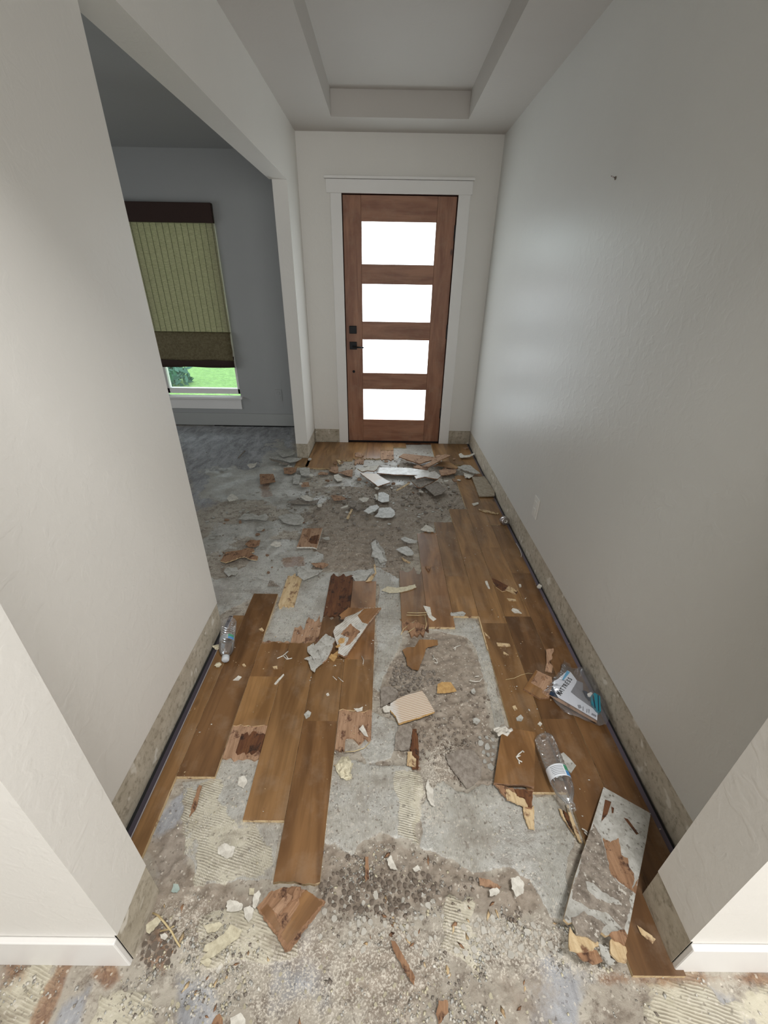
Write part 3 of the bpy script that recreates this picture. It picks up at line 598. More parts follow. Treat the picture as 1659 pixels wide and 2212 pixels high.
# box-like plank offcut resting at the hole edge
b = shard('plank_offcut', 'clean rectangular plank offcut with one rotten end beside the crushed bottle', 'B', '860,965 1075,1000 1068,1357 1000,1340 900,1340 805,1330', m_oak, .024, .013, (0, .03), .0, 'floorboard', side=m_core, tint='o')
sub(b, 'rotten_end', 'h', '1160,740 1290,770 1400,800 1620,810 1610,900 1600,1030 1500,1000 1400,950 1260,860', m_core, -.003, .010, .003); sub(b, 'rotten_end', 'h', '1290,790 1390,840 1430,880 1530,930 1550,1010 1480,985 1300,920', m_yel, .0, .008, .002); sub(b, 'splinter_tongue', 'h', '1490,1000 1560,1030 1625,1000 1630,1280 1560,1270 1500,1100', m_yel, -.010, .006, .001); sub(b, 'rotten_end', 'h', '1390,800 1610,820 1600,1020 1560,1010 1510,900 1420,880', m_red, .0015, .006, .003)
# square broken end in front of the left plank run
b = shard('plank_fragment', 'square broken plank piece lying in front of the left plank run', 'i', '240,690 350,560 420,470 600,400 800,380 985,430 1110,520 1265,600 960,1000 740,1320 650,1340 590,1200 440,990', m_core, .016, .010, (-.04, .04), .002, 'floorboard', grain=-.6)
sub(b, 'surface_veneer', 'i', '985,430 1225,620 700,1250 600,1100 640,1050 880,640 870,520', m_oak, .0008, .002, .0015, -.6, 'o'); sub(b, 'surface_veneer', 'i', '290,740 400,640 470,720 600,1010 540,1050 400,880', m_oak, .0012, .002, .001, -.6, 'p'); sub(b, 'splinter', 'i', '470,720 700,480 780,520 560,830', m_pink, .003, .004, .002, -.6); sub(b, 'splinter', 'i', '820,400 900,380 900,520 760,590', m_core, .008, .006, .002)
# pile on the left planks
b = shard('broken_board', 'broken floorboard turned glue side up on the left plank run', 'f', '850,175 1110,175 1385,170 1170,440 880,860 830,940 780,965 680,910 690,830 640,700 600,560 640,480 760,400 800,330 720,340', m_back, .046, .010, (.04, .10), .001, 'floorboard', side=m_core, grain=-.7)
sub(b, 'surface_veneer', 'f', '1110,180 1380,170 1165,435 1080,410 1000,300', m_oak, .001, .002, .001, -.7, 'p'); sub(b, 'brown_strip', 'f', '880,430 960,500 1040,560 880,760 800,790 860,660 720,600', m_core, .001, .002, .002); sub(b, 'loose_veneer', 'f', '850,170 1110,178 960,260 740,340 700,290', m_oak, .006, .002, .001, -.3, 'p'); sub(b, 'wet_patch', 'f', '960,460 1060,420 1160,440 1100,520 1000,520', m_palegrey, .0012, .002, .002)
sub(b, 'fibre_chip', 'f', '680,710 720,660 790,670 780,730 700,750', m_tan, .004, .004); sub(b, 'fibre_chip', 'f', '640,800 700,760 720,790 660,820', m_tan, .004, .004)
b = shard('board_half', 'mottled grey broken board half on the left planks beside the larger turned board', 'f', '480,595 540,630 600,660 660,680 590,760 600,800 500,1010 430,1060 330,960 290,790 360,720', m_palegrey, .024, .009, (.02, .06), .0015, 'floorboard', side=m_pink)
shard('glue_peeling', 'stiff pale green-grey glue peeling lapped over the mottled board half', 'f', '280,750 180,810 180,880 250,960 310,1090 240,960 160,980 130,1000 190,1020 240,1180 300,1220 320,1160 430,1070 340,880', m_palegrey, .030, .003, (0, .03), .001, 'adhesive flake')
for pts, lb in (('530,980 570,920 670,960 610,1045', 'square tan fibre chip below the pile of turned boards'), ('600,930 690,860 690,930 640,950', 'tan fibre chip wedged under the turned board')): shard('fibre_chip', lb, 'f', pts, m_tan, .016, .005)
# centre pieces
b = shard('ridged_board', 'tan board piece with white ridged glue lying on the dirt patch', 'g', '140,1060 240,1000 330,960 545,900 600,980 705,1165 500,1240 245,1320 200,1220 130,1140', m_ridged, .022, .010, (.02, .0), .001, 'floorboard', side=m_tan, grain=-1.32)
sub(b, 'glue_knob', 'g', '40,1120 90,1080 150,1110 130,1160 60,1160', m_plaster, .004, .008, .002)
shard('veneer_piece', 'ragged orange-brown veneer piece on the dark rubble of the centre patch', 'g', '510,245 740,250 750,310 620,340 590,360 580,420 550,500 520,570 500,635 420,625 350,570 340,480 290,380 350,345 450,340', m_oak, .012, .003, (0, .02), .001, tint='o')
shard('fibre_chip', 'tan half-round fibreboard chip in the centre of the dirt patch', 'g', '740,820 790,790 910,790 985,900 830,925 735,925', m_tan, .014, .005, (0, .05), .001)
shard('splinter', 'rusty red splinter on the glue in front of the centre dirt patch', 'h', '170,80 220,80 240,200 250,330 240,560 170,560 150,330', m_red, .008, .004, (0, 0), .002); shard('fibre_chip', 'pale wood block at the foot of the rusty splinter', 'h', '115,350 165,350 170,400 215,440 210,530 105,510', m_yel, .012, .006, (0, 0), .001)
# boards by the bag
b = shard('veneer_square', 'square orange-brown plank corner half under the plastic packet', 'n', '285,430 540,550 560,700 500,880 340,890 210,810 85,735', m_pink, .018, .008, (0, .03), .001, grain=-.6, side=m_core)
sub(b, 'surface_veneer', 'n', '285,430 310,460 200,640 390,750 380,800 480,870 340,890 210,810 85,735', m_oak, .001, .0015, .0, -.6, 'o'); sub(b, 'gouge', 'n', '370,540 430,510 440,600 380,600', m_core, .001, .001, .002)
shard('veneer_strip', 'ribbed orange-brown veneer strip standing above the plastic packet', 'n', '450,90 570,80 575,130 540,180 555,240 500,300 560,370 540,470 430,440 460,300', m_pink, .02, .006, (0, .05), .001)
b = shard('splinter', 'long dark splinter with pale tip on the right-hand planks', 'm', '345,70 440,105 560,170 650,215 820,290 810,330 790,370 620,290 540,310 440,240 370,150', m_red, .014, .005, (.03, 0), .001, side=m_yel)
sub(b, 'pale_tip', 'm', '650,215 820,290 800,320 730,300 795,360 700,330 590,280', m_yel, .001, .002, .001)
for nm, lb, pts, m in (('wood_peg', 'short pale wood peg below the dark splinter', '620,430 780,450 785,480 660,475', m_yel), ('wood_chip', 'pale chip with a dark hole above the dark stained plank', '700,640 730,610 800,625 890,700 830,690 760,690', m_plaster), ('wood_chip', 'pale sliver on the right-hand planks left of the dark splinter', '230,125 270,120 290,180 320,260 290,250 250,190', m_plaster),
    ('wood_chip', 'split pale stick on the right-hand planks beside the dark stained plank', '430,1225 660,1245 690,1285 600,1300 460,1280', m_yel), ('wood_chip', 'small tan chip below the split pale stick', '560,1385 630,1430 630,1460 560,1420', m_yel), ('wood_chip', 'thin forked sliver beside the left edge of the right-hand planks', '215,1030 260,1080 320,1140 290,1145 240,1090', m_yel),
    ('plaster_lump', 'white plaster lump against the right wall above the packet', '1160,220 1200,170 1250,210 1230,250 1180,245', m_plaster), ('plaster_lump', 'small white lump right of the dark splinter', '835,180 870,180 885,220 850,230', m_plaster)):
    shard(nm, lb, 'm', pts, m, .014, .005, (0, .02), .0008, 'debris chip')
shard('clay_chip', 'flat grey translucent chip beside the label of the right-hand bottle', 'o', '600,560 690,515 800,620 905,740 820,865 760,810 640,700', m_palegrey, .014, .004, (0, .02), .0, 'debris chip')
# mid-hall board
b = shard('broken_board', 'square plank piece with a torn red-brown face in the middle of the dirt', 'd', '1365,265 1500,262 1640,258 1600,400 1560,540 1500,520 1280,520 1330,400', m_pink, .020, .010, (0, .06), .001, 'floorboard', side=m_plaster)
sub(b, 'gouge', 'd', '1490,370 1590,350 1560,480 1480,470 1440,440', m_red, .001, .002, .002); sub(b, 'gouge', 'd', '1440,270 1490,270 1440,420 1400,400', m_core, .001, .002, .002)
b = shard('peeled_board', 'long curled peeling of brown board on the adhesive near the left wall end', 'd', '300,590 520,560 600,530 690,540 700,580 640,600 750,650 740,700 650,690 560,650 500,660 430,690 300,735 230,710 260,670', m_core, .022, .006, (.05, .04), .0015, side=m_yel)
for nm, lb, fr, pts, m, z in (
  ('board_scrap', 'brown scrap with pale rim above the long curled peeling', 'd', '570,480 640,420 730,430 780,420 760,490 700,520 620,520', m_core, .018),
  ('adhesive_flake', 'pale folded adhesive flake right of the curled peeling', 'd', '970,440 1060,450 1060,500 1000,515 920,490', m_plaster, .018),
  ('adhesive_flake', 'pale stack of broken adhesive flakes beside the left wall end', 'd', '275,850 320,800 400,810 450,790 480,850 430,900 380,890 340,920', m_palegrey, .02),
  ('adhesive_flake', 'dark curled scrap on the pale glue beyond the left planks', 'd', '880,1050 910,980 960,990 990,1030 1050,1060 980,1060', m_grime, .012),
  ('adhesive_flake', 'wide pale flake lying on the dark grey floor edge', 'd', '480,130 560,60 680,60 760,90 860,60 900,110 860,150 700,130 560,140', m_palegrey, .016),
  ('adhesive_flake', 'broad white skim of glue in the middle of the hall', 'd', '1020,100 1150,60 1330,80 1380,130 1360,200 1240,215 1100,180', m_palegrey, .012),
  ('adhesive_flake', 'cracked white flake beyond the left plank run', 'd', '1290,790 1400,780 1500,830 1640,840 1560,900 1380,975 1290,910', m_palegrey, .016),
  ('veneer_piece', 'orange wood strip along the edge of the cracked white flake', 'd', '1480,740 1659,735 1720,760 1650,810 1540,790', m_pink, .014),
  ('adhesive_flake', 'small pale flake near the centre of the grey floor', 'd', '720,240 790,235 850,240 800,290 730,290', m_palegrey, .012),
  ('adhesive_flake', 'tall pointed white flake standing on the glue in mid hall', 'e', '780,600 840,545 860,650 920,700 945,790 1000,830 900,860 860,790 780,770 800,700', m_palegrey, .022),
  ('adhesive_flake', 'white curved flake upper of the two at the edge of the right planks', 'e', '1180,530 1240,505 1330,540 1420,565 1400,590 1300,590 1230,565', m_palegrey, .018),
  ('adhesive_flake', 'white dished flake lower of the two at the edge of the right planks', 'e', '1120,680 1190,650 1270,635 1330,680 1365,730 1350,755 1270,760 1200,725', m_palegrey, .020),
  ('adhesive_flake', 'crumpled beige flake on the corner of the right-hand planks', 'e', '1460,405 1530,340 1580,360 1640,400 1640,430 1560,430', m_plaster, .02),
  ('adhesive_flake', 'long cream ragged flake lying across the near part of the pink planks', 'e', '920,1240 1000,1190 1130,1210 1280,1190 1380,1160 1400,1200 1300,1240 1160,1270 1020,1276', m_cream, .014),
  ('wood_stick', 'brown triangular splinter on the pink planks', 'e', '1520,910 1600,915 1570,990', m_core, .016),
  ('mortar_plate', 'grey mottled mortar plate, left one of the overlapping pair', 'e', '675,150 760,85 860,65 890,100 830,150 740,185', m_palegrey, .022),
  ('mortar_plate', 'grey mottled mortar plate, right one of the overlapping pair', 'e', '880,110 1040,100 1100,150 1105,205 1060,240 930,245 820,225 870,180', m_palegrey, .014),
  ('mortar_plate', 'brown-grey mortar chunk in the mid hall rubble above the pale stick', 'e', '470,40 510,10 580,15 570,70 530,100 480,80', m_mortar, .022),
  ('mortar_plate', 'small brown mortar tile beside the pale stick', 'e', '550,100 640,55 635,110 590,140', m_mortar, .014),
  ('wood_stick', 'pale stick leaning in the mid hall rubble', 'e', '435,255 500,120 525,125 465,262', m_yel, .012),
  ('adhesive_flake', 'thin white flake left of the pale stick', 'e', '360,100 460,65 450,95 380,110', m_plaster, .014),
  ('adhesive_flake', 'small white rectangular flake in the dirt left of mid hall', 'e', '35,65 95,60 95,90 50,95', m_plaster, .012),
  ('adhesive_flake', 'narrow white flake beside the square plank piece', 'e', '90,520 190,505 205,540 150,545', m_palegrey, .012),
  ('wood_stick', 'forked pale splinter standing behind the pinkish plank', 'e', '700,1120 780,1040 830,1000 810,900 830,880 850,1000 780,1110', m_yel, .018),
  ('wood_stick', 'pale crossed splinter on the edge of the pink planks', 'e', '1200,790 1320,860 1300,870 1220,830', m_yel, .014),
  ('adhesive_flake', 'whitish torn glue sheet behind the pinkish plank', 'e', '510,1050 620,1010 700,970 790,980 740,1050 700,1110 560,1120', m_palegrey, .008)):
    shard(nm, lb, fr, pts, m, z, .004 if z < .02 else .006, (random.uniform(-.04, .04), random.uniform(0, .08)), .002, 'debris chip')
# door pile
b = shard('loose_board', 'pinkish board lying face up in front of the door, left of the tilted one', 'b', '10,320 80,275 200,285 330,300 420,310 560,330 590,345 400,400 320,425 270,410', m_pink, .05, .009, (.0, .08), .001, 'floorboard', side=m_core, grain=1.3)
for nm, lb, fr, pts, m, z, s, g in (
  ('loose_board', 'narrow board tilted up across the pile by the front door', 'b', '590,290 640,300 700,285 785,300 640,370 450,475 360,465 480,400', m_pink, .065, (.06, .06), -.8),
  ('loose_board', 'pale splintered board end under the tilted board', 'b', '220,480 290,440 360,470 450,490 430,520 360,510', m_pink, .03, (0, .04), 1.2),
  ('loose_board', 'long white speckled board lying across the hall by the door', 'a', '1060,450 1300,450 1500,455 1700,480 1850,500 1880,560 1800,600 1659,575 1300,565 1010,540', m_back, .03, (0, .03), 1.5),
  ('loose_board', 'tilted pinkish-white board piece on top of the door pile with parallel scratches', 'a', '740,540 860,545 1010,555 1230,690 1030,758', m_ridged, .035, (-.03, .08), .9),
  ('loose_board', 'broken white board with curled brown end in front of the doorway', 'a', '695,470 800,455 900,430 1050,410 1010,480 960,510 860,500 770,520', m_plaster, .045, (.04, .05), 1.3),
  ('loose_board', 'white topped board leaning at the right of the door pile', 'b', '240,610 380,590 540,530 640,610 590,650 500,640 400,620 270,650', m_back, .064, (.03, .07), 1.2),
  ('loose_board', 'dark underside board leaning below the white topped board', 'b', '200,690 380,640 510,650 600,650 480,720 330,785 290,770', m_grime, .035, (.05, .05), 1.2),
  ('mortar_tile', 'grey rectangular tile-like board in front of the door pile', 'b', '395,770 500,720 590,690 720,820 640,880 545,905', m_mortar, .03, (-.02, .05), .8),
  ('loose_board', 'orange-brown plank end between the door pile and the right planks', 'b', '610,520 740,505 870,515 860,560 740,590 640,600', m_pink, .025, (0, .02), 1.5),
  ('loose_board', 'brown plank tongue behind the door pile, right of centre', 'b', '560,440 640,400 730,380 900,480 870,500 720,475', m_oak, .03, (.02, .02), .9),
  ('adhesive_flake', 'stack of white fluffy glue flakes at the right of the hall before the door', 'b', '890,480 980,440 1080,450 1140,500 1230,570 1160,575 1050,540 980,520', m_palegrey, .05, (.0, .06), 0),
  ('adhesive_flake', 'pale flake under the fluffy glue stack on the right planks', 'b', '980,540 1140,575 1120,610 1060,640 990,610', m_plaster, .025, (0, .03), 0),
  ('glue_board', 'square greenish-grey glue-backed board piece against the right wall', 'b', '1105,625 1290,615 1440,840 1440,905 1210,910', m_tanglue, .022, (0, 0), 0),
  ('adhesive_flake', 'curled beige veneer strip by the entry corner', 'b', '905,285 940,265 980,300 1060,295 1140,262 1150,280 1060,325 930,335', m_plaster, .03, (.05, .0), 0),
  ('adhesive_flake', 'thin wood shaving in the entry corner by the door wall', 'b', '960,180 1060,180 1040,200 1000,210', m_pink, .014, (0, 0), 0),
  ('wood_chip', 'bright chip on the right-hand planks near the entry', 'b', '1100,1020 1200,1000 1200,1025 1130,1050', m_plaster, .014, (0, .02), 0),
  ('wood_stick', 'brown twig-like splinter on the right-hand planks near the entry', 'b', '1200,1100 1300,1115 1505,1165 1490,1180 1300,1150 1210,1115', m_yel, .014, (0, .0), 0),
  ('wood_stick', 'long pale splinter reaching out of the door pile', 'a', '1320,820 1440,750 1530,695 1550,710 1420,790 1340,832', m_yel, .02, (0, .03), 0),
  ('loose_board', 'small tan board corner left of the white patch by the door', 'a', '230,500 270,440 380,430 380,530 330,540', m_pink, .018, (0, .03), 0),
  ('wood_chip', 'yellow wood chip on the planks left of the door pile', 'a', '350,320 400,330 450,385 400,400', m_yel, .018, (0, .04), 0),
  ('adhesive_flake', 'round white flake in the dirt in front of the entry planks', 'a', '310,570 380,560 450,610 450,660 370,675 320,630', m_plaster, .014, (0, .05), 0),
  ('veneer_piece', 'reddish torn veneer beside the white patch by the door', 'a', '380,530 500,500 620,480 610,600 520,580 440,545', m_pink, .014, (0, .03), 0),
  ('veneer_piece', 'thin orange plank slice at the front of the entry planks', 'a', '50,545 100,520 220,540 210,565 60,565', m_pink, .014, (0, .03), 0),
  ('mortar_plate', 'grey rough mortar slab in mid hall below the scratched board', 'a', '1040,860 1120,850 1210,900 1210,1000 1100,1020 1030,990', m_palegrey, .02, (0, .06), 0),
  ('mortar_plate', 'small pale mortar chip beside the rough mortar slab', 'a', '970,890 1010,880 1040,970 1000,975', m_plaster, .014, (0, .03), 0),
  ('veneer_piece', 'upturned pink veneer scrap in the dirt left of mid hall', 'a', '260,910 330,900 440,920 520,960 450,975 310,990', m_pink, .02, (0, .06), 0),
  ('adhesive_flake', 'white flake above the mortar chunks in mid hall', 'a', '710,960 800,935 890,945 850,1000 780,1010', m_plaster, .02, (0, .05), 0),
  ('board_scrap', 'pinkish crumbling board end on the entry floor', 'a', '660,270 655,210 720,200 790,240 770,280', m_pink, .018, (0, .04), 0)):
    shard(nm, lb, fr, pts, m, z, .008 if 'board' in nm else .004, s, .002, 'floorboard' if nm in ('loose_board', 'glue_board') else 'debris chip', grain=g, side=m_core if nm == 'loose_board' else None, tint='l')
for nm, lb, pts, m, z, s in (
  ('adhesive_flake', 'upper white tilted flake beside the foot of the pier', '985,140 1080,145 1150,180 1260,170 1230,200 1090,235', m_palegrey, .04, (0, .06)),
  ('adhesive_flake', 'large grey flake stacked under the tilted one at the pier', '900,235 1010,225 1100,260 1200,240 1350,255 1290,290 1190,310 1090,280', m_palegrey, .03, (0, .06)),
  ('adhesive_flake', 'long grey-brown flake at the left of the pier stack', '900,255 1000,280 1100,310 1180,330 1110,345 1040,310 930,285', m_grime, .02, (0, .04)),
  ('adhesive_flake', 'crumpled white flake on the dark grey floor', '600,345 640,325 690,330 740,310 700,370 640,390', m_plaster, .025, (0, .05)),
  ('adhesive_flake', 'square pale grey flake at the corner of the entry planks', '1310,385 1390,380 1460,385 1460,440 1490,485 1400,495 1340,480', m_palegrey, .022, (0, .05)),
  ('adhesive_flake', 'pale bent flake below the square grey flake', '1230,520 1270,470 1340,490 1320,560 1310,605 1230,600', m_palegrey, .014, (0, .05)),
  ('board_scrap', 'red-brown plank scrap lying beside the pier planks', '1100,385 1290,375 1270,440 1210,470 1110,460', m_core, .018, (0, .04)),
  ('board_scrap', 'brown rectangular board lump left of the entry on the glue', '770,470 960,470 990,575 780,610', m_core, .022, (0, .05)),
  ('board_scrap', 'small orange block in the dirt below the grey flakes', '1340,590 1440,580 1460,640 1350,650', m_pink, .018, (0, .04)),
  ('adhesive_flake', 'white flake perched on the dirt edge left of the hall centre', '1330,785 1420,760 1510,810 1470,835 1400,830', m_plaster, .028, (0, .06)),
  ('adhesive_flake', 'small pale block on the dirt beside the perched flake', '1575,890 1625,885 1625,915 1575,920', m_plaster, .012, (0, .0)),
  ('adhesive_flake', 'folded pinkish flake on the grey floor near the left wall end', '320,810 380,740 430,760 480,800 430,825 350,845', m_plaster, .025, (0, .05)),
  ('adhesive_flake', 'small round flake on the dark floor of the left room', '190,395 250,385 290,410 230,420', m_palegrey, .012, (0, .03)),
  ('wood_stick', 'dark thin stick on the dark floor of the left room', '465,250 560,150 578,150 480,250', m_grime, .01, (0, 0)),
  ('mortar_plate', 'long mortar ridge plate edging the dirt in mid hall', '1140,860 1300,820 1450,850 1590,820 1560,870 1400,885 1250,880', m_mortar, .012, (0, .04))):
    shard(nm, lb, 'c', pts, m, z, .004, s, .002, 'debris chip')
# foreground flakes
for nm, lb, fr, pts, m, z in (
  ('adhesive_flake', 'large white torn flake in front of the left opening', 'j', '1240,400 1290,370 1380,395 1450,440 1430,500 1340,525 1240,520', m_plaster, .018),
  ('adhesive_flake', 'pointed white flake beside the square broken plank piece', 'j', '1460,480 1540,450 1590,500 1570,600 1520,665 1470,590', m_plaster, .020),
  ('adhesive_flake', 'long white flake strip along the broken plank piece', 'j', '1590,300 1659,250 1680,300 1640,420 1600,490 1570,460', m_plaster, .024),
  ('adhesive_flake', 'square pale flake behind the large white torn flake', 'j', '1530,230 1600,225 1590,310 1525,310', m_cream, .014),
  ('adhesive_flake', 'big cream slab of lifted glue in the left foreground', 'j', '1180,830 1300,690 1440,770 1400,850 1250,960 1130,1060 1010,1130 900,1150 1000,1040 940,1030 960,960 1080,900', m_cream, .012),
  ('adhesive_flake', 'cream flake at the lower tip of the lifted glue slab', 'j', '900,1160 1000,1120 1050,1160 1010,1230 940,1200', m_cream, .014),
  ('adhesive_flake', 'cream ragged flake at the back of the lifted glue slab', 'j', '940,700 1000,690 1150,660 1200,700 1100,780 1000,800', m_cream, .010),
  ('adhesive_flake', 'white flake in the very front left of centre', 'j', '1285,1890 1420,1820 1480,1900 1490,2000 1290,2000', m_plaster, .014),
  ('wood_chip', 'brown wood corner in the very front left of centre', 'j', '1080,1900 1150,1830 1190,1900 1200,2000 1030,2000', m_core, .012),
  ('adhesive_flake', 'pale thin chip beside the lifted glue slab', 'j', '1100,1300 1150,1210 1180,1230 1130,1325', m_plaster, .012),
  ('mint_chip', 'small mint-grey chip near the left opening', 'j', '530,270 560,170 620,175 640,240 600,285', m_mint, .010),
  ('adhesive_flake', 'pale chip leaning at the base of the left opening', 'j', '210,700 350,590 430,580 360,700 250,810 215,790', m_cream, .014),
  ('plaster_lump', 'round pale lump at the base of the left opening', 'j', '390,820 450,800 490,840 450,890 400,870', m_plaster, .016),
  ('adhesive_flake', 'white flake on the ridged glue between the left planks', 'C', '700,960 740,935 810,960 790,1020 750,1030 700,1000', m_plaster, .008),
  ('adhesive_flake', 'pale pink flake on the glue below the plank tear', 'C', '830,520 870,510 885,550 860,590 825,570', m_plaster, .008),
  ('wood_stick', 'brown sliver stuck in the glue between the left planks', 'C', '580,570 600,575 560,720 520,770 540,690', m_core, .006),
  ('adhesive_flake', 'bright white chip at the edge of the front dirt band', 'V', '375,850 400,820 420,870 440,910 395,900', m_plaster, .018),
  ('adhesive_flake', 'white chip pair right of the bright white chip', 'V', '530,900 560,880 580,910 545,920', m_plaster, .014),
  ('plaster_lump', 'large grey-white lump with a crack in the front dirt hollow', 'V', '1120,960 1160,945 1195,990 1190,1050 1150,1070 1120,1020', m_plaster, .022),
  ('plaster_lump', 'curved white plaster shell in the front dirt hollow', 'V', '985,1030 1030,1015 1050,1035 1030,1060 990,1065', m_plaster, .018),
  ('wood_chip', 'pinkish wood chip in the front dirt hollow', 'V', '925,955 1000,975 1060,1010 1040,1030 930,1000', m_pink, .014),
  ('wood_chip', 'rust-brown stick in the front rubble right of the broken plank piece', 'H', '675,500 700,505 820,720 815,770 790,740 700,580', m_core, .012),
  ('wood_chip', 'rust-brown block in the very front centre', 'H', '960,860 1015,860 1020,930 960,1001 945,940', m_core, .012),
  ('wood_stick', 'rust-brown stick standing in the dirt band beside the left run of planks', 'V', '245,830 265,830 270,960 245,980', m_core, .014),
  ('adhesive_flake', 'white ridge of glue standing on the pale floor in the centre front', 'h', '330,760 360,680 380,760 420,800 420,920 440,1000 390,980 350,900', m_plaster, .014),
  ('adhesive_flake', 'pale stone-like flake on the right dirt patch, upper', 'g', '1190,1260 1240,1245 1290,1280 1250,1330 1200,1310', m_palegrey, .014),
  ('adhesive_flake', 'pale grey lump on the right of the dirt patch', 'g', '1170,890 1210,870 1230,910 1210,945 1180,930', m_palegrey, .014),
  ('mortar_plate', 'flat grey mortar slab left of the ridged board', 'g', '10,880 60,850 150,845 230,900 240,960 200,1020 110,1060 20,1110', m_mortar, .012),
  ('mortar_plate', 'flat brown mortar slab in front of the ridged board', 'g', '250,1350 380,1340 420,1400 400,1560 370,1659 190,1659 200,1480', m_mortar, .008),
  ('mortar_plate', 'broad grey-brown mortar slab left of the plank offcut', 'h', '720,330 900,330 1000,480 990,650 900,750 820,790 740,690 600,500 570,400', m_mortar, .006),
  ('glue_lump', 'tan stick with pale tip lying on the board strip at the lower right', 'G', '820,1330 860,1360 940,1420 920,1450 850,1390', m_yel, .014)):
    shard(nm, lb, fr, pts, m, z, .003, (random.uniform(-.03, .03), random.uniform(-.02, .06)), .0015, 'debris chip')
for lb, fr, pts in (('left one of two pale wood slivers below the right-hand bottle', 'o', '610,1470 650,1480 740,1700 900,1960 860,1900 760,1760 640,1560'), ('right one of two pale wood slivers below the right-hand bottle', 'o', '730,1390 780,1420 850,1650 950,1900 1010,2060 960,2040 880,1880 800,1660')):
    shard('plank_sliver', lb, fr, pts, m_yel, .010, .006, (0, 0), .001)
shard('plank_sliver', 'dark red splinter between the two pale slivers', 'o', '680,1500 740,1540 830,1700 860,1830 800,1760 720,1620', m_red, .006, .005, (0, 0), .001)
# chips on the left planks
for lb, fr, pts, m in (('orange square wood chip near the left bottle', 'A', '455,560 480,548 495,570 480,580', m_yel), ('tan square chip in the middle of the left planks', 'A', '560,845 595,840 598,862 570,864', m_yel), ('white pointed chip on the left planks below the bottle', 'A', '258,950 300,915 325,925 300,950', m_plaster), ('brown pebble chip left of the plank seam', 'A', '328,830 345,822 357,840 340,852', m_yel),
   ('long white shaving on the left planks', 'A', '572,978 600,945 645,900 648,910 610,955 585,982', m_plaster), ('round grey-green pebble on the left planks', 'A', '800,1210 830,1180 855,1195 845,1225 815,1243', m_palegrey), ('round white chip on the left planks', 'A', '968,1055 985,1045 994,1062 975,1070', m_plaster),
   ('white butterfly-shaped flake on the right edge of the left planks', 'A', '1180,1165 1220,1165 1248,1150 1245,1180 1205,1190', m_plaster), ('white lump on the torn plank end of the left run', 'A', '1220,1320 1250,1290 1270,1330 1290,1380 1260,1370', m_plaster),
   ('pale grey flake on the right planks above the offcut', 'B', '950,905 980,885 998,905 985,928 955,925', m_palegrey), ('small white flake on the right planks above the bottle', 'B', '1090,945 1105,930 1120,945 1108,962', m_plaster), ('small tan chip on the right planks above the offcut', 'B', '925,830 945,825 958,850 940,862', m_yel),
   ('white flat flake on the planks above the square hole', 'B', '520,225 600,212 622,225 610,242 525,240', m_palegrey), ('pale knot of fibre at the corner of the pink plank', 'B', '345,175 390,185 400,240 430,262 410,275 380,250', m_plaster)):
    shard('small_chip', lb, fr, pts, m, .0125, .003, (0, .03), .0006, 'debris chip')
# foam ball, white foam tufts and thread-like scraps
def blob(name, label, x, y, z, r, m, sx=1, sy=1, sz=.7, cat='foam scrap', n=2, amp=.35):
    bm = bmesh.new(); bmesh.ops.create_icosphere(bm, subdivisions=n, radius=1); rr = random.Random(int(x*9e3+y*7e3))
    for v in bm.verts:
        f = 1+rr.uniform(-amp, amp); v.co = Vector((v.co.x*r*sx*f, v.co.y*r*sy*f, v.co.z*r*sz*f))
    o = bm_obj(name, bm, m); o.location = (x, y, z); return tag(o, label, cat) if label else o
x, y = P(745, 1661); blob('foam_wad', 'yellow-cream crumbling foam wad beside the left plank run', x, y, .012, .026, m_cream, 1, 1.25, .7, n=3, amp=.22)
x, y = P(745, 1680); blob('foam_wad', 'small cream crumb in front of the yellow foam wad', x+.01, y, .003, .012, m_cream, 1.3, .8, .5)
for (fr, a, c_, r, lb) in (('p', 400, 1110, .016, 'cream foam scrap beside the label of the left bottle'), ('p', 430, 1650, .013, 'cream foam scrap beside the cap of the left bottle')):
    q = fp(fr, '%d,%d' % (a, c_))[0]; x, y = P(*q, .01); blob('foam_scrap', lb, x, y, .018, r, m_cream, 1.1, .8, .6)
def tuft(label, fr, strands, z, m=m_plaster, r=.0022, name='paper_tuft'):
    q = [[(*P(*p_, z), z+random.uniform(-.001, .003)) for p_ in fp(fr, s)] for s in strands]; c = Vector(q[0][0]); bm = bmesh.new()
    o = empty(name, c); tag(o, label, 'debris chip')
    for s in q: tube('strand', [Vector(v)-c for v in s], r, m, o, 5)
    return o
tuft('white branching foam scrap on the face of the plank offcut', 'h', ['1490,345 1440,385 1410,420 1440,460 1480,480', '1410,420 1460,400', '1440,460 1450,495', '1490,345 1505,360'], .027)
tuft('big ragged white foam tuft at the upper corner of the plank offcut', 'h', ['1140,95 1200,70 1260,100 1320,110 1360,85', '1190,155 1240,120 1300,150 1320,120', '1180,110 1280,60 1300,90', '1200,140 1260,90 1340,100', '1160,100 1220,130 1280,110'], .028, r=.006)
tuft('white spidery shaving on the left planks beyond the seam', 'A', ['595,785 640,765 680,730', '640,765 670,790 710,785', '680,790 660,760'], .012)
tuft('white spidery crumbs above the seam on the left planks', 'A', ['1060,930 1085,950 1100,965', '1020,925 1050,950', '1240,770 1255,800 1250,830'], .012, r=.0014)
tuft('white crooked foam sliver on the dark centre dirt', 'g', ['680,445 700,490 730,510 740,545 700,545', '700,490 680,500'], .006)
tuft('white forked foam sliver on the upper centre dirt', 'g', ['945,365 980,340 1035,320', '980,340 960,385'], .006)
tuft('white foam curl at the right of the centre dirt', 'g', ['1150,770 1220,785 1280,780 1315,740', '1220,720 1270,715'], .010)
tuft('white curl of foam by the corner of the fallen board', 'o', ['1000,1820 1060,1850 1110,1900', '1040,1880 1100,1940'], .014)
